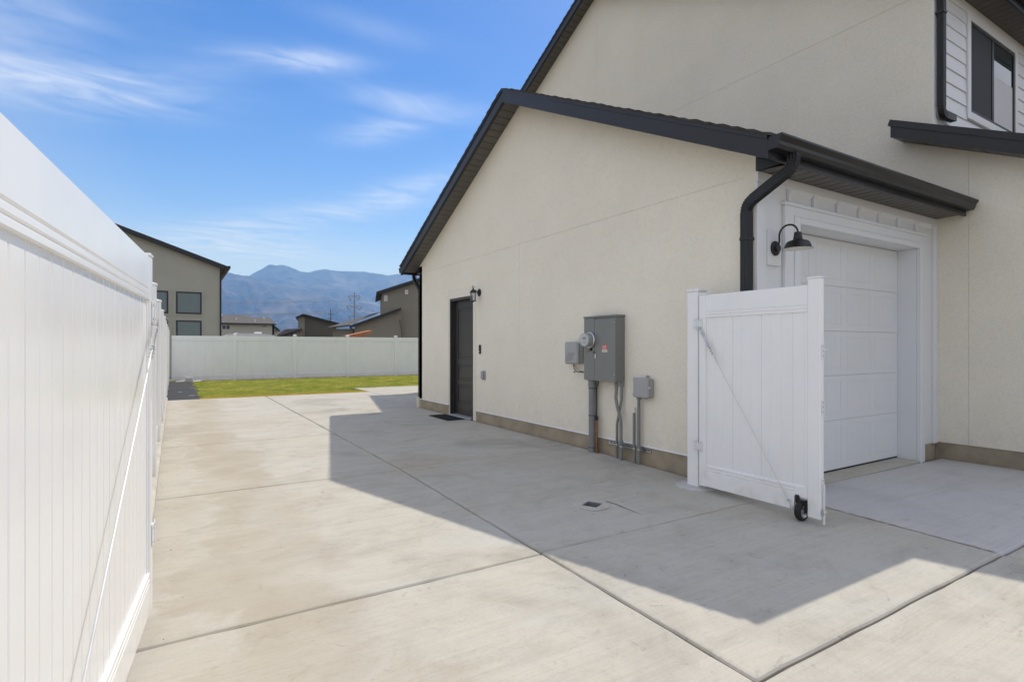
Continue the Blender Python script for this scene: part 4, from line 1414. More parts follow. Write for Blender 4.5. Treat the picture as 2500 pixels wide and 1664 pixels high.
for k in range(N_):
    a_ = an + R(45) + R(180) + 2 * math.pi * k / N_
    rr = .150 + .009 * math.sin(3 * a_ + 1) + random.uniform(-.003, .003)
    ring.append((SLEEVE[0] + rr * math.cos(a_) * 1.1, SLEEVE[1] + rr * math.sin(a_) * 1.02, .0008 + SZ))
    ring2.append((SLEEVE[0] + (rr - .03) * math.cos(a_) * 1.1, SLEEVE[1] + (rr - .03) * math.sin(a_) * 1.02, .0075 + SZ))
vs = ring + ring2 + inner_
fs = [(k, (k + 1) % N_, N_ + (k + 1) % N_, N_ + k) for k in range(N_)]
for q in range(4):
    seg = [N_ + (q * 10 + i) % N_ for i in range(11)]
    fs.append(tuple(seg + [2 * N_ + (q + 1) % 4, 2 * N_ + q]))
co.add(vs, fs)
part('concrete_patch', co, 'kerb', ps)

# ---------------------------------------------------------------- vinyl fences and gates
def board_mb(w, t, z0, z1):
    """tongue and groove board, two V grooves at the thirds on both faces, along local x"""
    h_, v = t / 2, .0042
    gx_ = .006
    top = [(0.0, h_ - v), (gx_ * .7, h_)]
    for k in (1, 2):
        c_ = w * k / 3
        top += [(c_ - gx_, h_), (c_, h_ - v), (c_ + gx_, h_)]
    top += [(w - gx_ * .7, h_), (w, h_ - v)]
    poly = top + [(x_, -y_) for x_, y_ in reversed(top)]
    return MB().prism(poly, 'z', z0, z1)


def rail_mb(length, z0, z1, half, lip_low=True):
    """hollow rail seen as a flat face with two rolled grooves next to the boards"""
    m = MB()
    p = [(half, z1 - .004), (half, z0 + .060), (half - .006, z0 + .054), (half + .001, z0 + .048), (half + .001, z0 + .032), (half - .006, z0 + .027), (half + .001, z0 + .021), (half + .001, z0 + .004), (half - .004, z0)]
    if not lip_low:
        p = [(u, z0 + z1 - v) for u, v in reversed(p)]
    q = [(half - .004, z1)] if lip_low else []
    q2 = [] if lip_low else [(half - .004, z0)]
    side = q + p if lip_low else p + q2
    poly = side + [(-u, v) for u, v in reversed(side)]
    return m.prism(poly, 'x', 0, length)


def cap_mb(h_, z):
    m = B(-h_ - .008, h_ + .008, -h_ - .008, h_ + .008, z, z + .022, .004)
    a_ = h_ + .002
    m.add([(-a_, -a_, z + .0215), (a_, -a_, z + .0215), (a_, a_, z + .0215), (-a_, a_, z + .0215), (0, 0, z + .045)], [(0, 1, 4), (1, 2, 4), (2, 3, 4), (3, 0, 4)])
    return m


def fence(name, label, origin, rz, posts, z0, ztop, first_post=True, last_post=True):
    root = thing(name, label, 'fence', origin, rz)
    ph_ = .0635
    pm_ = B(-ph_, ph_, -ph_, ph_, z0 - .08, ztop + .055, .008).mesh('post', M['vinyl'])
    cm_ = cap_mb(ph_, ztop + .055).mesh('post_cap', M['vinyl'])
    for i, p in enumerate(posts):
        if (i == 0 and not first_post) or (i == len(posts) - 1 and not last_post):
            continue
        o = link('post', pm_, root, (p, 0, 0))
        link('post_cap', cm_, o)
    bw = .283
    bmesh_ = board_mb(bw - .001, .022, z0 + .20, ztop - .17).mesh('board', M['vinyl'])
    cache = {}
    for a_, b2 in zip(posts[:-1], posts[1:]):
        L = b2 - a_ - 2 * ph_
        k_ = round(L, 3)
        if k_ not in cache:
            n_ = int(L // bw)
            rest = L - n_ * bw
            cache[k_] = (rail_mb(L, ztop - .19, ztop, .024).mesh('rail', M['vinyl']), rail_mb(L, z0 + .03, z0 + .22, .024, False).mesh('rail', M['vinyl']), n_,
                         B(0, rest - .001, -.0108, .0108, z0 + .20, ztop - .17).mesh('board', M['vinyl']) if rest > .02 else None)
        rt, rb_, n_, fill = cache[k_]
        s_ = a_ + ph_
        link('rail', rt, root, (s_, 0, 0))
        link('rail', rb_, root, (s_, 0, 0))
        for j in range(n_):
            link('board', bmesh_, root, (s_ + j * bw, 0, 0))
        if fill:
            link('board', fill, root, (s_ + n_ * bw, 0, 0))
    return root


# side fence runs along +Y, back fence along +X
side_posts = [0, 2.82, 5.10, 7.38, 9.66, 11.94, 14.22, 16.50, 18.78, 21.06]
fence('side_fence', 'long white vinyl privacy fence running back along the left edge of the driveway', (-.2085, 3.60, 0), R(90), side_posts, .075, 1.87, False)
bx = [-.14, 2.10, 4.41, 6.65, 8.90, 11.15, 13.40]
fence('back_fence', 'white vinyl privacy fence across the back of the lawn', (0, 24.93, 0), 0, bx, -.03, 1.755, False)


def gate(name, label, loc, rz, L, zb, zt_, side, wheel, stile_up):
    root = thing(name, label, 'gate', loc, rz)
    hb = .026
    sw = .092
    hinge_st = B(0, sw - .012, -hb, hb, zb - .005, zt_ + .004, .006)
    local('hinge_stile', hinge_st, 'vinyl', root)
    local('stile_cap', B(-.004, sw - .008, -hb - .004, hb + .004, zt_ + .0045, zt_ + .018, .004), 'vinyl', root)
    local('latch_stile', B(L - sw - .012, L, -hb, hb, zb - .03, zt_ + stile_up, .006), 'vinyl', root)
    local('stile_cap', B(L - sw - .016, L + .004, -hb - .004, hb + .004, zt_ + stile_up + .0005, zt_ + stile_up + .014, .004), 'vinyl', root)
    x0_, x1_ = sw - .012, L - sw - .012
    RL = x1_ - x0_
    top = rail_mb(RL, zt_ - .215, zt_, .0235)
    local('rail', top, 'vinyl', root, loc=(x0_, 0, 0))
    notch = .11 if wheel else 0
    bot = rail_mb(RL - notch, zb, zb + .20, .0235, False)
    if notch:
        bot.box(RL - notch + .0005, RL, -.0235, .0235, zb + .115, zb + .196)
    local('rail', bot, 'vinyl', root, loc=(x0_, 0, 0))
    bw = .283
    n_ = int(RL // bw)
    rest = RL - n_ * bw
    me_b = board_mb(bw - .001, .022, zb + .18, zt_ - .20).mesh('board', M['vinyl'])
    for j in range(n_):
        link('board', me_b, root, (x0_ + j * bw, 0, 0))
    if rest > .012:
        local('board', B(0, rest - .001, -.0108, .0108, zb + .18, zt_ - .20), 'vinyl', root, loc=(x0_ + n_ * bw, 0, 0))
    # side channels that the boards slide into
    local('channel', B(x0_ + .0005, x0_ + .018, -.017, .017, zb + .198, zt_ - .2135, .003), 'vinyl', root)
    local('channel', B(x1_ - .03, x1_ - .0005, -.017, .017, zb + .198, zt_ - .2135, .003), 'vinyl', root)
    # hinges: a leaf on the stile, a leaf on the post, a pin between
    for z_ in (zb + .37, zt_ - .27):
        hg = MB()
        hg.box(.006, .046, side * (hb + .0005), side * (hb + .006), z_ - .055, z_ + .055, .002)
        hg.box(-.058, -.024, side * (hb + .0005), side * (hb + .006), z_ - .055, z_ + .055, .002)
        hg.tube([(-.011, side * (hb + .004), z_ - .05), (-.011, side * (hb + .004), z_ + .05)], .007, 8)
        hg.box(-.024, .006, side * (hb + .001), side * (hb + .0055), z_ - .03, z_ + .03)
        ho = local('hinge', hg, 'white', root)
        scw = MB()
        for xx in (.03, -.043):
            for dz in (-.034, .034):
                scw.lathe([(.0055, 0), (.0055, .003)], (xx, side * (hb + .006), z_ + dz), (0, side, 0), 8)
        link('screw', scw.mesh('screw', M['steel']), ho)
    return root, hb


def brace(root, p0, p1, yoff, white_r):
    """cable brace: eye bolts, spring turnbuckle with wire clips, white sleeved cable"""
    A_, B_ = Vector((p0[0], yoff, p0[1])), Vector((p1[0], yoff, p1[1]))
    d = (B_ - A_).normalized()
    L = (B_ - A_).length
    s = MB()
    for P, sg in ((A_, 1), (B_, -1)):
        ring_ = []
        for i in range(13):
            t = i * math.pi / 6
            ring_.append(P + Vector((math.cos(t) * .013, 0, math.sin(t) * .013)))
        s.tube(ring_, .003, 6)
        s.tube([P + Vector((0, -.0 , 0)), P - Vector((0, yoff * .55, 0))], .004, 6)
    local('eye_bolt', s, 'steel', root)
    tb_ = MB()
    q0, q1 = A_ + d * .045, A_ + d * .19
    n_ = d.cross(Vector((0, 1, 0))).normalized()
    for o_ in (-.008, .008):
        tb_.tube([q0 + n_ * o_, q1 + n_ * o_], .0032, 6)
    for q in (q0, q1):
        tb_.tube([q - n_ * .012, q + n_ * .012], .006, 8)
    tb_.tube([A_ + d * .01, q0 + d * .04], .0035, 6)
    tb_.tube([q1 - d * .04, q1 + d * .04], .0035, 6)
    for kk in (.215, .245, .275):
        c_ = A_ + d * kk
        tb_.tube([c_ - n_ * .010, c_ + n_ * .010], .006, 6)
        tb_.tube([c_ - Vector((0, .012, 0)), c_ + Vector((0, .012, 0))], .004, 6)
    c_ = B_ - d * .06
    local('cable_clamp', MB().tube([c_ - n_ * .014, c_ + n_ * .014], .006, 6), 'steel', root, True)
    local('turnbuckle', tb_, 'steel', root, True)
    cbm = MB()
    cbm.tube([q1 + d * .03, B_ - d * .012], white_r, 8)
    cbm.tube([q1 + d * .045 + n_ * .004, q1 + d * .06 + n_ * .009, q1 + d * .19 + n_ * .008, q1 + d * .205 + n_ * .003], white_r, 8)
    local('cable', cbm, 'cable', root, True)


# small gate folded back against the garage wing
rg, hb = gate('small_gate', 'small white vinyl gate standing open on a black caster by the garage corner', (4.30, 3.54, 0), R(-90), 1.161, .013, 1.819, -1, True, .047)
brace(rg, (.026, 1.500), (.942, .034), -.045, .0028)
L = 1.161
wx, wz_ = L - .092 - .012 - .052, .016
tyre = MB().lathe([(.052, -.024), (.066, -.026), (.0755, -.018), (.078, 0), (.0755, .018), (.066, .026), (.052, .024)], (wx, -.012, wz_), (1, 0, 0), 32, cap=False)
wo_ = local('wheel', MB().lathe([(.006, .031), (.020, .030), (.022, .018), (.040, .012), (.047, .024), (.052, .024), (.052, -.024), (.047, -.024), (.040, -.012), (.022, -.018), (.006, -.031)], (wx, -.012, wz_), (1, 0, 0), 28, cap=False), 'steel', rg, True)
link('tyre', tyre.mesh('tyre', M['rubber'], True), wo_)
br_ = MB()
br_.box(wx - .034, wx - .029, -.032, .012, wz_ - .012, wz_ + .105)
br_.box(wx + .029, wx + .034, -.032, .012, wz_ - .012, wz_ + .085)
br_.box(wx - .034, wx + .034, -.034, .014, wz_ + .079, wz_ + .088)
br_.box(wx - .046, wx - .012, -.0305, -.0265, wz_ + .06, wz_ + .125, .002)
local('caster_fork', br_, 'black', rg)
for z_ in (1.304, .867, .258):
    lt_ = MB()
    lt_.box(L + .0005, L + .006, -.016, .022, z_ - .065, z_ + .045, .002)
    lo_ = local('latch_plate', lt_, 'white', rg)
    scw = MB()
    for dz in (-.045, -.005, .03):
        scw.lathe([(.006, 0), (.006, .003)], (L + .006, .002, z_ + dz), (1, 0, 0), 8)
    link('screw', scw.mesh('screw', M['steel']), lo_)
bo = MB()
bo.tube([(L - .03, .026, 1.304), (L - .03, .125, 1.304)], .009, 10)
bo.tube([(L - .03, .026, .867), (L - .03, .08, .867)], .009, 10)
local('latch_bar', bo, 'white', rg, True)
dr_ = MB().tube([(L + .012, .004, .26), (L + .012, .004, -.052)], .0085, 10)
local('drop_rod', dr_, 'white', rg, True)
dk = MB().box(L + .0005, L + .016, -.014, .02, .022, .062, .003)
dk.tube([(L + .012, -.02, .042), (L + .012, .026, .042)], .011, 8)
local('rod_guide', dk, 'steel', rg)

gp = thing('gate_post', 'white vinyl gate post in a concrete collar beside the garage corner', 'gate post', (4.362, 3.634, 0), group='gate posts of the driveway gates')
local('post', B(-.066, .066, -.066, .066, -.06, 1.866, .006), 'vinyl', gp)
local('post_cap', cap_mb(.066, 1.866), 'vinyl', gp)
co = MB()
pr = [(.20, -.055), (.195, -.038), (.17, -.024), (.10, -.014), (.05, -.013)]
co.lathe(pr, (.02, .03, 0), (0, 0, 1), 26)
local('concrete_collar', co, 'apron', gp)

# long gate swung back towards the viewer along the fence
lg, hb = gate('long_gate', 'long white vinyl gate swung open along the left fence with a cable brace', (-.118, 3.335, 0), R(-95.4), 2.95, .015, 1.775, 1, False, .03)
brace(lg, (.03, 1.44), (1.95, .10), .050, .0046)
gp2 = thing('gate_post', 'white vinyl gate post at the near end of the side fence', 'gate post', (-.2085, 3.46, 0), group='gate posts of the driveway gates')
local('post', B(-.0635, .0635, -.0635, .0635, -.08, 1.80, .006), 'vinyl', gp2)
local('post_cap', cap_mb(.0635, 1.80), 'vinyl', gp2)

# ---------------------------------------------------------------- yard bits
wfb = thing('landscape_fabric', 'crumpled black landscape fabric strip between the side fence and lawn', 'landscape fabric', (.2, 20, 0))
nx_, ny_ = 14, 110
xs_ = np.linspace(-.20, .62, nx_)
ys_ = np.linspace(16.10, 24.5, ny_)
XX, YY = np.meshgrid(xs_, ys_)
XX = XX + np.where(XX > .5, .05 * np.sin(YY * 3), 0)
ZZ = -.030 + .030 * vnoise(XX * 3.2, YY * 2.2, 5) + .010 * vnoise(XX * 11, YY * 9, 6)
fm = grid_mesh('fabric_sheet', np.stack([XX, YY, ZZ], -1).reshape(-1, 3) - np.array([.2, 20, 0]), nx_, ny_, M['fabric'])
link('fabric_sheet', fm, wfb)
fst = MB()
for (x_, y_, l_, a_) in ((.33, 17.2, .16, .1), (.1, 18.6, .1, .6), (.45, 20.5, .12, -.3)):
    fst.add([(x_, y_, .012), (x_ + l_, y_ + l_ * a_, .012), (x_ + l_, y_ + l_ * a_ + .02, .014), (x_, y_ + .02, .014)], [(0, 1, 2, 3)])
part('scrap', fst, 'paper', wfb)

vb = thing('concrete_block', 'pale grey block and flat scraps lying at the foot of the back fence', 'block', (.45, 24.4, 0))
part('block', B(.38, .62, 24.25, 24.45, -.02, .16, .015), 'apron', vb)
sc3 = MB()
for (x_, y_, dx_, dy_, z_) in ((.05, 24.35, .3, .12, .0), (.62, 24.3, .28, .14, .0), (.2, 24.5, .5, .1, .03), (.72, 24.42, .25, .1, .02)):
    sc3.add([(x_, y_, z_), (x_ + dx_, y_ - .02, z_ + .02), (x_ + dx_ - .03, y_ + dy_, z_ + .04), (x_ + .02, y_ + dy_, z_ + .025)], [(0, 1, 2, 3)])
part('scrap', sc3, 'paper', vb)

edg = MB()
for i in range(160):
    x_ = random.uniform(.7, 11)
    y_ = random.uniform(24.45, 24.85)
    s_ = random.uniform(.02, .06)
    edg.add([(x_ - s_, y_ - s_, -.06), (x_ + s_, y_ - s_ * .6, -.06), (x_ + s_ * .5, y_ + s_, -.06), (x_, y_, -.06 + s_ * 1.1)], [(0, 1, 3), (1, 2, 3), (2, 0, 3)])
eo = link('soil_clods', edg.mesh('soil_clods', M['dirt']))
eo['kind'] = 'stuff'
weed = MB()
for i in range(260):
    x_ = random.choice([random.gauss(-.02, .08), random.uniform(2.4, 10.5), random.gauss(5.2, .5)])
    y_ = random.uniform(24.5, 24.86)
    a_ = random.uniform(0, 6.28)
    h_ = random.uniform(.05, .16)
    weed.add([(x_, y_, -.06), (x_ + .03 * math.cos(a_), y_ + .03 * math.sin(a_), -.02), (x_ + .06 * math.cos(a_), y_ + .05 * math.sin(a_), -.06 + h_)], [(0, 1, 2)])
we = link('weeds', weed.mesh('weeds', M['grass']))
we['kind'] = 'stuff'

deb = MB()
for i in range(60):
    if random.random() < .55:
        x_, y_ = random.uniform(-.11, .05), random.uniform(2, 15)
    else:
        x_, y_ = random.uniform(0, 4.4), random.uniform(.4, 12)
    s_ = random.uniform(.002, .0055)
    a_ = random.uniform(0, 6.28)
    p = [(x_ + s_ * math.cos(a_ + t) * (1.6 if t in (0, 3.14) else .8), y_ + s_ * math.sin(a_ + t) * (1.6 if t in (0, 3.14) else .8), zf(0, y_) + .001) for t in (0, 1.57, 3.14, 4.71)]
    deb.add(p + [(x_, y_, zf(0, y_) + .001 + s_ * .8)], [(0, 1, 4), (1, 2, 4), (2, 3, 4), (3, 0, 4)])
for i in range(70):
    y_ = random.uniform(3.75, 8.6)
    x_ = 4.60 - abs(random.gauss(0, .035)) - .004
    s_ = random.uniform(.002, .006)
    a_ = random.uniform(0, 6.28)
    zb_ = zf(0, y_) + .001
    p = [(x_ + s_ * math.cos(a_ + t), y_ + s_ * 1.5 * math.sin(a_ + t), zb_) for t in (0, 1.57, 3.14, 4.71)]
    deb.add(p + [(x_, y_, zb_ + s_ * .8)], [(0, 1, 4), (1, 2, 4), (2, 3, 4), (3, 0, 4)])
de = link('debris', deb.mesh('debris', M['dirt']))
de['kind'] = 'stuff'

# ---------------------------------------------------------------- neighbours beyond the fence
def slab_roof(root, pts, y0, y1, t, mat, name='roof', fascia='fascia', over=.4):
    """pts: eave..ridge..eave outline in (x, z) of the top; depth y0..y1"""
    m = MB()
    e = MB()
    for (xa, za), (xb_, zb_) in zip(pts[:-1], pts[1:]):
        m.prism([(xa, za - t * .8), (xb_, zb_ - t * .8), (xb_, zb_), (xa, za)], 'y', y0 + .03, y1)
        e.prism([(xa, za - t), (xb_, zb_ - t), (xb_, zb_ - .02), (xa, za - .02)], 'y', y0, y0 + .029)
    r_ = part(name, m, mat, root)
    part('fascia', e, fascia, r_)
    return r_


def window(root, x0_, x1_, z0_, z1_, yf, fr_, frame_mat, glass, mull=0):
    m = MB()
    m.box(x0_, x0_ + fr_, yf - .05, yf + .03, z0_, z1_)
    m.box(x1_ - fr_, x1_, yf - .05, yf + .03, z0_, z1_)
    m.box(x0_ + fr_, x1_ - fr_, yf - .05, yf + .03, z0_, z0_ + fr_)
    m.box(x0_ + fr_, x1_ - fr_, yf - .05, yf + .03, z1_ - fr_, z1_)
    if mull:
        c_ = (x0_ + x1_) / 2
        m.box(c_ - fr_ * .4, c_ + fr_ * .4, yf - .05, yf + .03, z0_ + fr_, z1_ - fr_)
    w_ = part('window', m, frame_mat, root)
    part('pane', B(x0_ + fr_, x1_ - fr_, yf - .01, yf + .02, z0_ + fr_, z1_ - fr_), glass, w_)
    return w_


# tall grey house on the left
nh = thing('neighbour_house', 'tall grey stucco house with large black framed windows behind the back fence', 'house', (-3, 42, 0), group='houses beyond the back fence')
Y0 = 37.3
zr = lambda x: 6.06 + (2.335 - x) * .352
RX = -5.6
wall_poly = [(-13.0, -.5), (2.35, -.5), (2.35, zr(2.35)), (RX, zr(RX)), (-13.0, zr(RX) - (RX + 13.0) * .352)]
part('wall', MB().prism(wall_poly, 'y', Y0, Y0 + 11), 'house_grey', nh)
slab_roof(nh, [(2.78, zr(2.78) + .24), (RX, zr(RX) + .24), (-13.5, zr(RX) - (RX + 13.5) * -.352 * -1 + .24)], Y0 - .32, Y0 + 11.3, .26, 'roof_grey')
for x0_, x1_ in ((.109, 1.391), (-1.57, -.283), (-3.25, -1.96)):
    for z0_, z1_ in ((3.253, 4.531), (1.40, 2.861)):
        sur = MB()
        a_, b2, c_, d_ = x0_ - .14, x1_ + .14, z0_ - .13, z1_ + .12
        sur.box(a_, x0_ - .002, Y0 - .03, Y0 - .001, c_, d_); sur.box(x1_ + .002, b2, Y0 - .03, Y0 - .001, c_, d_)
        sur.box(x0_ - .002, x1_ + .002, Y0 - .03, Y0 - .001, c_, z0_ - .002); sur.box(x0_ - .002, x1_ + .002, Y0 - .03, Y0 - .001, z1_ + .002, d_)
        part('window_surround', sur, 'house_grey', nh)
        window(nh, x0_, x1_, z0_, z1_, Y0 - .02, .07, 'black', 'teal_glass')
part('downspout', MB().tube([(2.62, Y0 - .28, 5.98), (2.42, Y0 - .12, 5.65), (2.39, Y0 - .06, 5.4), (2.39, Y0 - .06, 0)], .045, 8), 'black', nh, True)
part('gutter', B(2.76, 2.90, Y0 - .33, Y0 + 11, 6.02, 6.17), 'fascia', nh)

# long low house with a grey roof
mh = thing('neighbour_house', 'low pale house with long grey shingled roof seen behind the white camper', 'house', (8, 82, 0), group='houses beyond the back fence')
Y0 = 78.0
part('wall', B(-4, 11.2, Y0, Y0 + 9, -.5, 4.30), 'house_pale', mh)
part('gable_wall', MB().prism([(Y0, -.5), (Y0 + 9, -.5), (Y0 + 9, 4.3), (Y0 + 4.5, 5.35), (Y0, 4.3)], 'x', 11.0, 11.19), 'house_pale', mh)
rf = MB()
for xa, xb_, dz in ((-4.3, 8.7, .12), (8.7005, 11.35, -.02)):
    rf.add([(xa, Y0 - .4, 4.30), (xb_, Y0 - .4, 4.30), (xb_, Y0 + 4.5, 5.42 + dz), (xa, Y0 + 4.5, 5.42 + dz), (xa, Y0 + 9.4, 4.3), (xb_, Y0 + 9.4, 4.3)],
           [(0, 1, 2, 3), (3, 2, 5, 4), (0, 3, 4), (1, 5, 2), (0, 4, 5, 1)])
ro = part('roof', rf, 'roof_grey', mh)
part('fascia', B(-4.3, 11.4, Y0 - .45, Y0 - .405, 4.18, 4.34), 'fascia', ro)
for x_, y_, z_ in ((6.9, Y0 + 1.6, 4.75), (9.0, Y0 + .8, 4.55), (5.4, Y0 + 3.9, 5.3), (10.4, Y0 + 3.2, 5.0)):
    part('roof_vent', MB().tube([(x_, y_, z_), (x_, y_, z_ + .38)], .06, 8), 'paper', ro)
window(mh, 5.11, 6.085, 3.47, 4.08, Y0 - .03, .06, 'paper', 'glass', 1)
part('vent', B(9.75, 10.35, Y0 - .03, Y0 - .002, 3.95, 4.03), 'black', mh)
# its side wing seen as a steep rake on the right
part('wing_wall', MB().prism([(11.21, -.5), (12.3, -.5), (12.3, 3.62), (11.21, 4.75)], 'y', Y0 + 4.6, Y0 + 9), 'house_pale', mh)
part('wing_roof', MB().prism([(10.75, 5.05), (12.55, 3.42), (12.55, 3.62), (10.75, 5.30)], 'y', Y0 + 3.9, Y0 + 9.4), 'fascia', mh)
part('downspout', B(11.17, 11.23, Y0 - .06, Y0 - .002, 0, 4.2), 'black', mh)

fh = thing('far_house', 'dark far roof between the pale house and the brown house', 'house', (18, 112, 0), group='houses beyond the back fence')
part('wall', B(16.6, 27, 110, 118, -.5, 3.6), 'house_brown', fh)
part('roof', MB().prism([(15.9, 3.3), (28, 3.3), (23, 5.0), (17.8, 4.6)], 'y', 109.5, 118.5), 'roof_grey', fh)

# dark brown house, turned to face the lawn
dh = turned_thing('brown_house', 'dark brown house with sharp shed roof right of the camper', 'house', 12, (0, 66))
Y0 = 63.0
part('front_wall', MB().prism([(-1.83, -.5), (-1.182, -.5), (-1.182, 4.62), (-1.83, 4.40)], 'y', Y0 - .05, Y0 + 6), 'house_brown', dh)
part('side_wall', MB().prism([(-1.181, -.5), (2.05, -.5), (2.05, 3.86), (-1.181, 4.62)], 'y', Y0, Y0 + 6), 'house_dark', dh)  # the shade on this face is put into its darker colour
part('roof', MB().prism([(-2.05, 4.34), (-1.31, 4.67), (2.35, 3.74), (2.35, 3.90), (-1.31, 4.85), (-2.05, 4.50)], 'y', Y0 - .4, Y0 + 6.3), 'fascia', dh)
part('porch_wall', MB().prism([(-3.2, -.5), (-1.49, -.5), (-1.49, 3.04), (-3.2, 2.42)], 'y', Y0 - 1.2, Y0 - .051), 'house_brown', dh)
part('porch_roof', MB().prism([(-3.6, 2.30), (-1.44, 3.05), (-1.44, 3.22), (-3.6, 2.46)], 'y', Y0 - 1.6, Y0 - .052), 'fascia', dh)
part('downspout', MB().tube([(-2.5, Y0 - 1.5, 2.72), (-2.35, Y0 - 1.3, 2.55), (-2.1, Y0 - 1.25, 2.5), (-2.1, Y0 - 1.25, 0)], .05, 6), 'black', dh)

# taupe house with a lower wing
th = turned_thing('taupe_house', 'taupe two level house beside the garage corner with small white windows', 'house', 17, (1.2, 46))
Y0 = 44.0
t_top = lambda x: 5.48 + (x - .994) * .356
part('wall', MB().prism([(.994, -.5), (8, -.5), (8, t_top(8)), (.994, t_top(.994))], 'y', Y0, Y0 + 7), 'house_brown', th)
part('wall_panel', MB().prism([(2.43, -.5), (7.9, -.5), (7.9, t_top(7.9) - .02), (2.43, t_top(2.43) - .02)], 'y', Y0 - .03, Y0 - .001), 'house_brown', th)
slab_roof(th, [(.56, t_top(.56) + .24), (8.4, t_top(8.4) + .24)], Y0 - .40, Y0 + 7.4, .24, 'roof_grey')
lowz = lambda x: 2.92 + (x + 1.052) * .378
part('wing_wall', MB().prism([(-1.05, -.5), (2.42, -.5), (2.42, lowz(2.42) - .06), (-1.05, lowz(-1.05) - .06)], 'y', Y0 - .6, Y0 - .031), 'house_brown', th)
part('wing_wall', B(-2.65, -1.051, Y0 - .3, Y0 + 4, -.5, 2.68), 'house_brown', th)
slab_roof(th, [(-1.40, lowz(-1.40) + .12), (2.40, lowz(2.40) + .12)], Y0 - 1.0, Y0 - .032, .20, 'roof_grey')
hip = MB()
hip.add([(-3.02, Y0 - .8, 2.79), (-1.38, Y0 - .9, 3.00), (.98, Y0 - .02, 4.04), (.27, Y0 + 1.2, 3.97), (-1.27, Y0 + 1.8, 3.46), (-2.9, Y0 + 4, 2.9)],
        [(0, 1, 2, 3, 4), (0, 4, 5)])
hip.add([(-3.02, Y0 - .8, 2.67), (-1.38, Y0 - .9, 2.87), (-1.38, Y0 - .9, 2.995), (-3.02, Y0 - .8, 2.785)], [(0, 1, 2, 3)])
part('wing_roof', hip, 'roof_grey', th)
window(th, 1.142, 1.412, 4.88, 5.335, Y0 - .03, .05, 'paper', 'pale_pane')
window(th, 2.751, 2.989, 5.449, 5.792, Y0 - .06, .05, 'paper', 'pale_pane')
part('downspout', MB().tube([(-1.36, Y0 - .95, 2.92), (-1.34, Y0 - .8, 2.74), (-1.14, Y0 - .68, 2.64), (-1.12, Y0 - .66, 2.45), (-1.12, Y0 - .66, 0)], .045, 8), 'black', th, True)
part('leaning_board', MB().tube([(2.30, Y0 - .68, 3.40), (2.58, Y0 - .9, 1.7)], .035, 6), 'house_dark', th)

# camper roof showing over the fence
cpv = thing('camper', 'white travel trailer roof with air conditioner showing over the back fence', 'camper', (6.6, 63, 0))
prof_c = [(4.05, .5), (9.1, .5), (9.1, 2.42), (8.85, 2.56), (7.6, 2.67), (5.6, 2.69), (4.7, 2.60), (4.25, 2.38), (4.0, 1.4)]
part('body', MB().prism(prof_c, 'y', 62.0, 64.4), 'camper', cpv)
part('air_conditioner', B(7.15, 7.85, 62.8, 63.5, 2.66, 2.86, .06), 'camper', cpv)
part('roof_vent', B(5.3, 5.62, 62.9, 63.2, 2.68, 2.75, .02), 'camper', cpv)
part('window', B(5.4, 6.3, 61.98, 61.999, 1.5, 2.0, .02), 'glass', cpv)
part('wheel', MB().lathe([(.33, -.5), (.33, .1)], (6.3, 62.2, .33), (0, 1, 0), 18), 'rubber', cpv)
part('wheel', MB().lathe([(.33, -.5), (.33, .1)], (7.1, 62.2, .33), (0, 1, 0), 18), 'rubber', cpv)

# orange wooden shelter
pgx = thing('wooden_shelter', 'orange stained wooden shelter roof poking over the back fence', 'shelter', (9, 31.5, 0))
for k_ in range(5):
    y_ = 31.0 + k_ * .22
    part('roof_board', MB().prism([(8.28, 1.92), (9.70, 2.235), (9.70, 2.275), (8.28, 1.96)], 'y', y_ + .003, y_ + .217), 'cedar', pgx)
part('beam', MB().prism([(8.35, 1.80), (9.66, 2.10), (9.66, 2.20), (8.35, 1.90)], 'y', 31.1, 31.15), 'cedar', pgx)
for x_, h_ in ((8.55, 1.87), (8.99, 1.96), (9.31, 2.03)):
    for y_ in (31.16, 31.95):
        part('post', B(x_ - .04, x_ + .04, y_, y_ + .08, -.5, h_), 'cedar', pgx)
part('bench', B(8.5, 9.4, 31.25, 31.9, .45, .52), 'cedar', pgx)

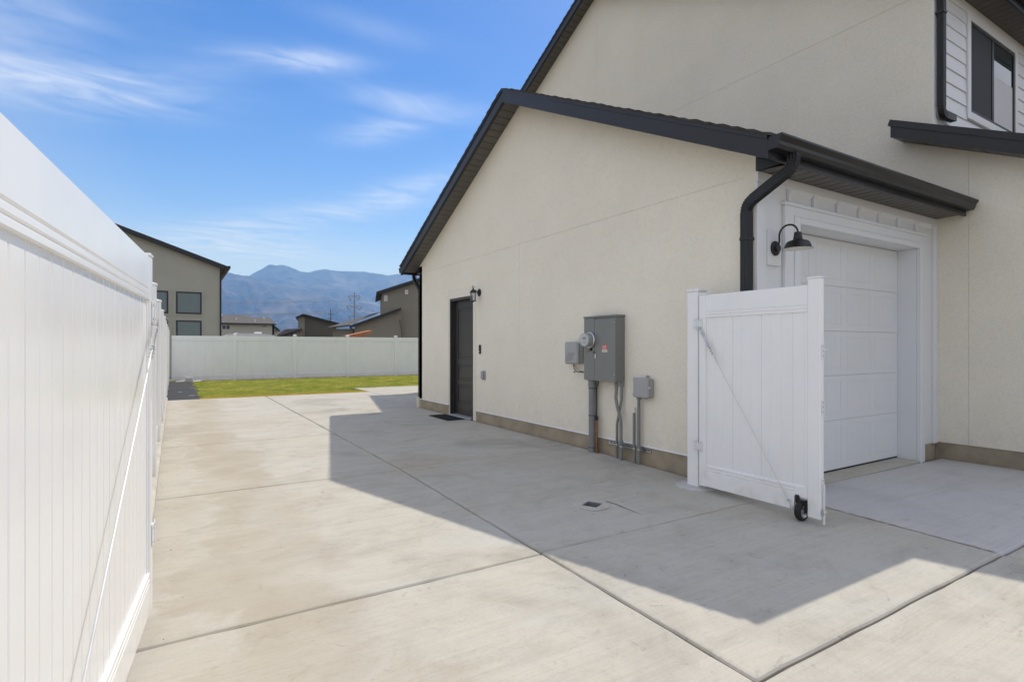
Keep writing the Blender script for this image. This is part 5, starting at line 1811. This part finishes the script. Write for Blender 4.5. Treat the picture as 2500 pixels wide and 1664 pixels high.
# power line
py = thing('power_pylon', 'tall single pole steel pylon with V shaped insulators before the mountains', 'pylon', (72.6, 260, 0))
part('pole', MB().tube([(72.6, 260, -.1), (72.6, 260, 27)], [.55, .24], 10), 'galv', py, True)
part('top_bar', MB().tube([(71.7, 260, 26.85), (73.5, 260, 27.0)], .07, 6), 'galv', py)
for z_, w_ in ((25.0, 2.75), (20.2, 3.6), (15.5, 2.95)):
    for sg in (-1, 1):
        ar = part('arm', MB().tube([(72.6, 260, z_), (72.6 + sg * w_ * .62, 260, z_ + .5), (72.6 + sg * w_, 260, z_ + .05)], .17, 6), 'galv', py)
        vv = MB().tube([(72.6 + sg * w_, 260, z_ + .05), (72.6 + sg * w_ * .6, 260, z_ - 1.75)], .20, 6)
        vv.tube([(72.6 + sg * w_ * .32, 260, z_ + .25), (72.6 + sg * w_ * .6, 260, z_ - 1.75)], .10, 5)
        part('insulator', vv, 'galv', ar)
        xa, za = 72.6 + sg * w_ * .6, z_ - 1.75
        wr = MB()
        pts = []
        for i in range(25):
            t = i / 24
            pts.append((xa + t * (-190 - xa), 260 + t * 14, za - 4 * 5.5 * t * (1 - t)))
        wr.tube(pts, .045, 4)
        pts = [(xa + t * (300 - xa), 260 + t * 40, za - 4 * 6 * t * (1 - t)) for t in [i / 24 for i in range(25)]]
        wr.tube(pts, .045, 4)
        part('wire', wr, 'galv', py)
up = thing('utility_pole', 'slender dark wooden utility pole left of the steel pylon', 'utility pole', (45, 190, 0))
part('pole', MB().tube([(45, 190, -.1), (45, 190, 14)], [.2, .12], 8), 'wood', up, True)
for z_ in (12.25, 10.6):
    cr = part('crossarm', B(44.1, 45.9, 189.8, 189.95, z_, z_ + .14), 'wood', up)
    for x_ in (44.2, 44.6, 45.4, 45.8):
        part('insulator', MB().tube([(x_, 189.87, z_ + .14), (x_, 189.87, z_ + .4)], .05, 5), 'galv', cr)
wr = MB()
for x_ in (44.2, 45.8):
    wr.tube([(x_ + t * (-120 - x_), 190 + t * 10, 12.6 - 4 * 2.4 * t * (1 - t)) for t in [i / 20 for i in range(21)]], .03, 4)
part('wire', wr, 'galv', up)

# ---------------------------------------------------------------- air
hz = B(-7600, 7600, -7600, 7600, -1.45, 905)
ho = link('haze', None)
bpy.data.objects.remove(ho)
mh_ = bpy.data.materials.new('haze_air')
mh_.use_nodes = True
nt = mh_.node_tree
nt.nodes.clear()
pv = nt.nodes.new('ShaderNodeVolumePrincipled')
pv.inputs['Color'].default_value = (0.20, 0.455, 1.0, 1)
pv.inputs['Absorption Color'].default_value = (1, 1, 1, 1)
pv.inputs['Density'].default_value = 0.000195
pv.inputs['Anisotropy'].default_value = 0.2
ou = nt.nodes.new('ShaderNodeOutputMaterial')
nt.links.new(pv.outputs[0], ou.inputs['Volume'])
M['haze_air'] = mh_
ho = link('haze', hz.mesh('haze', mh_))
ho['kind'] = 'stuff'
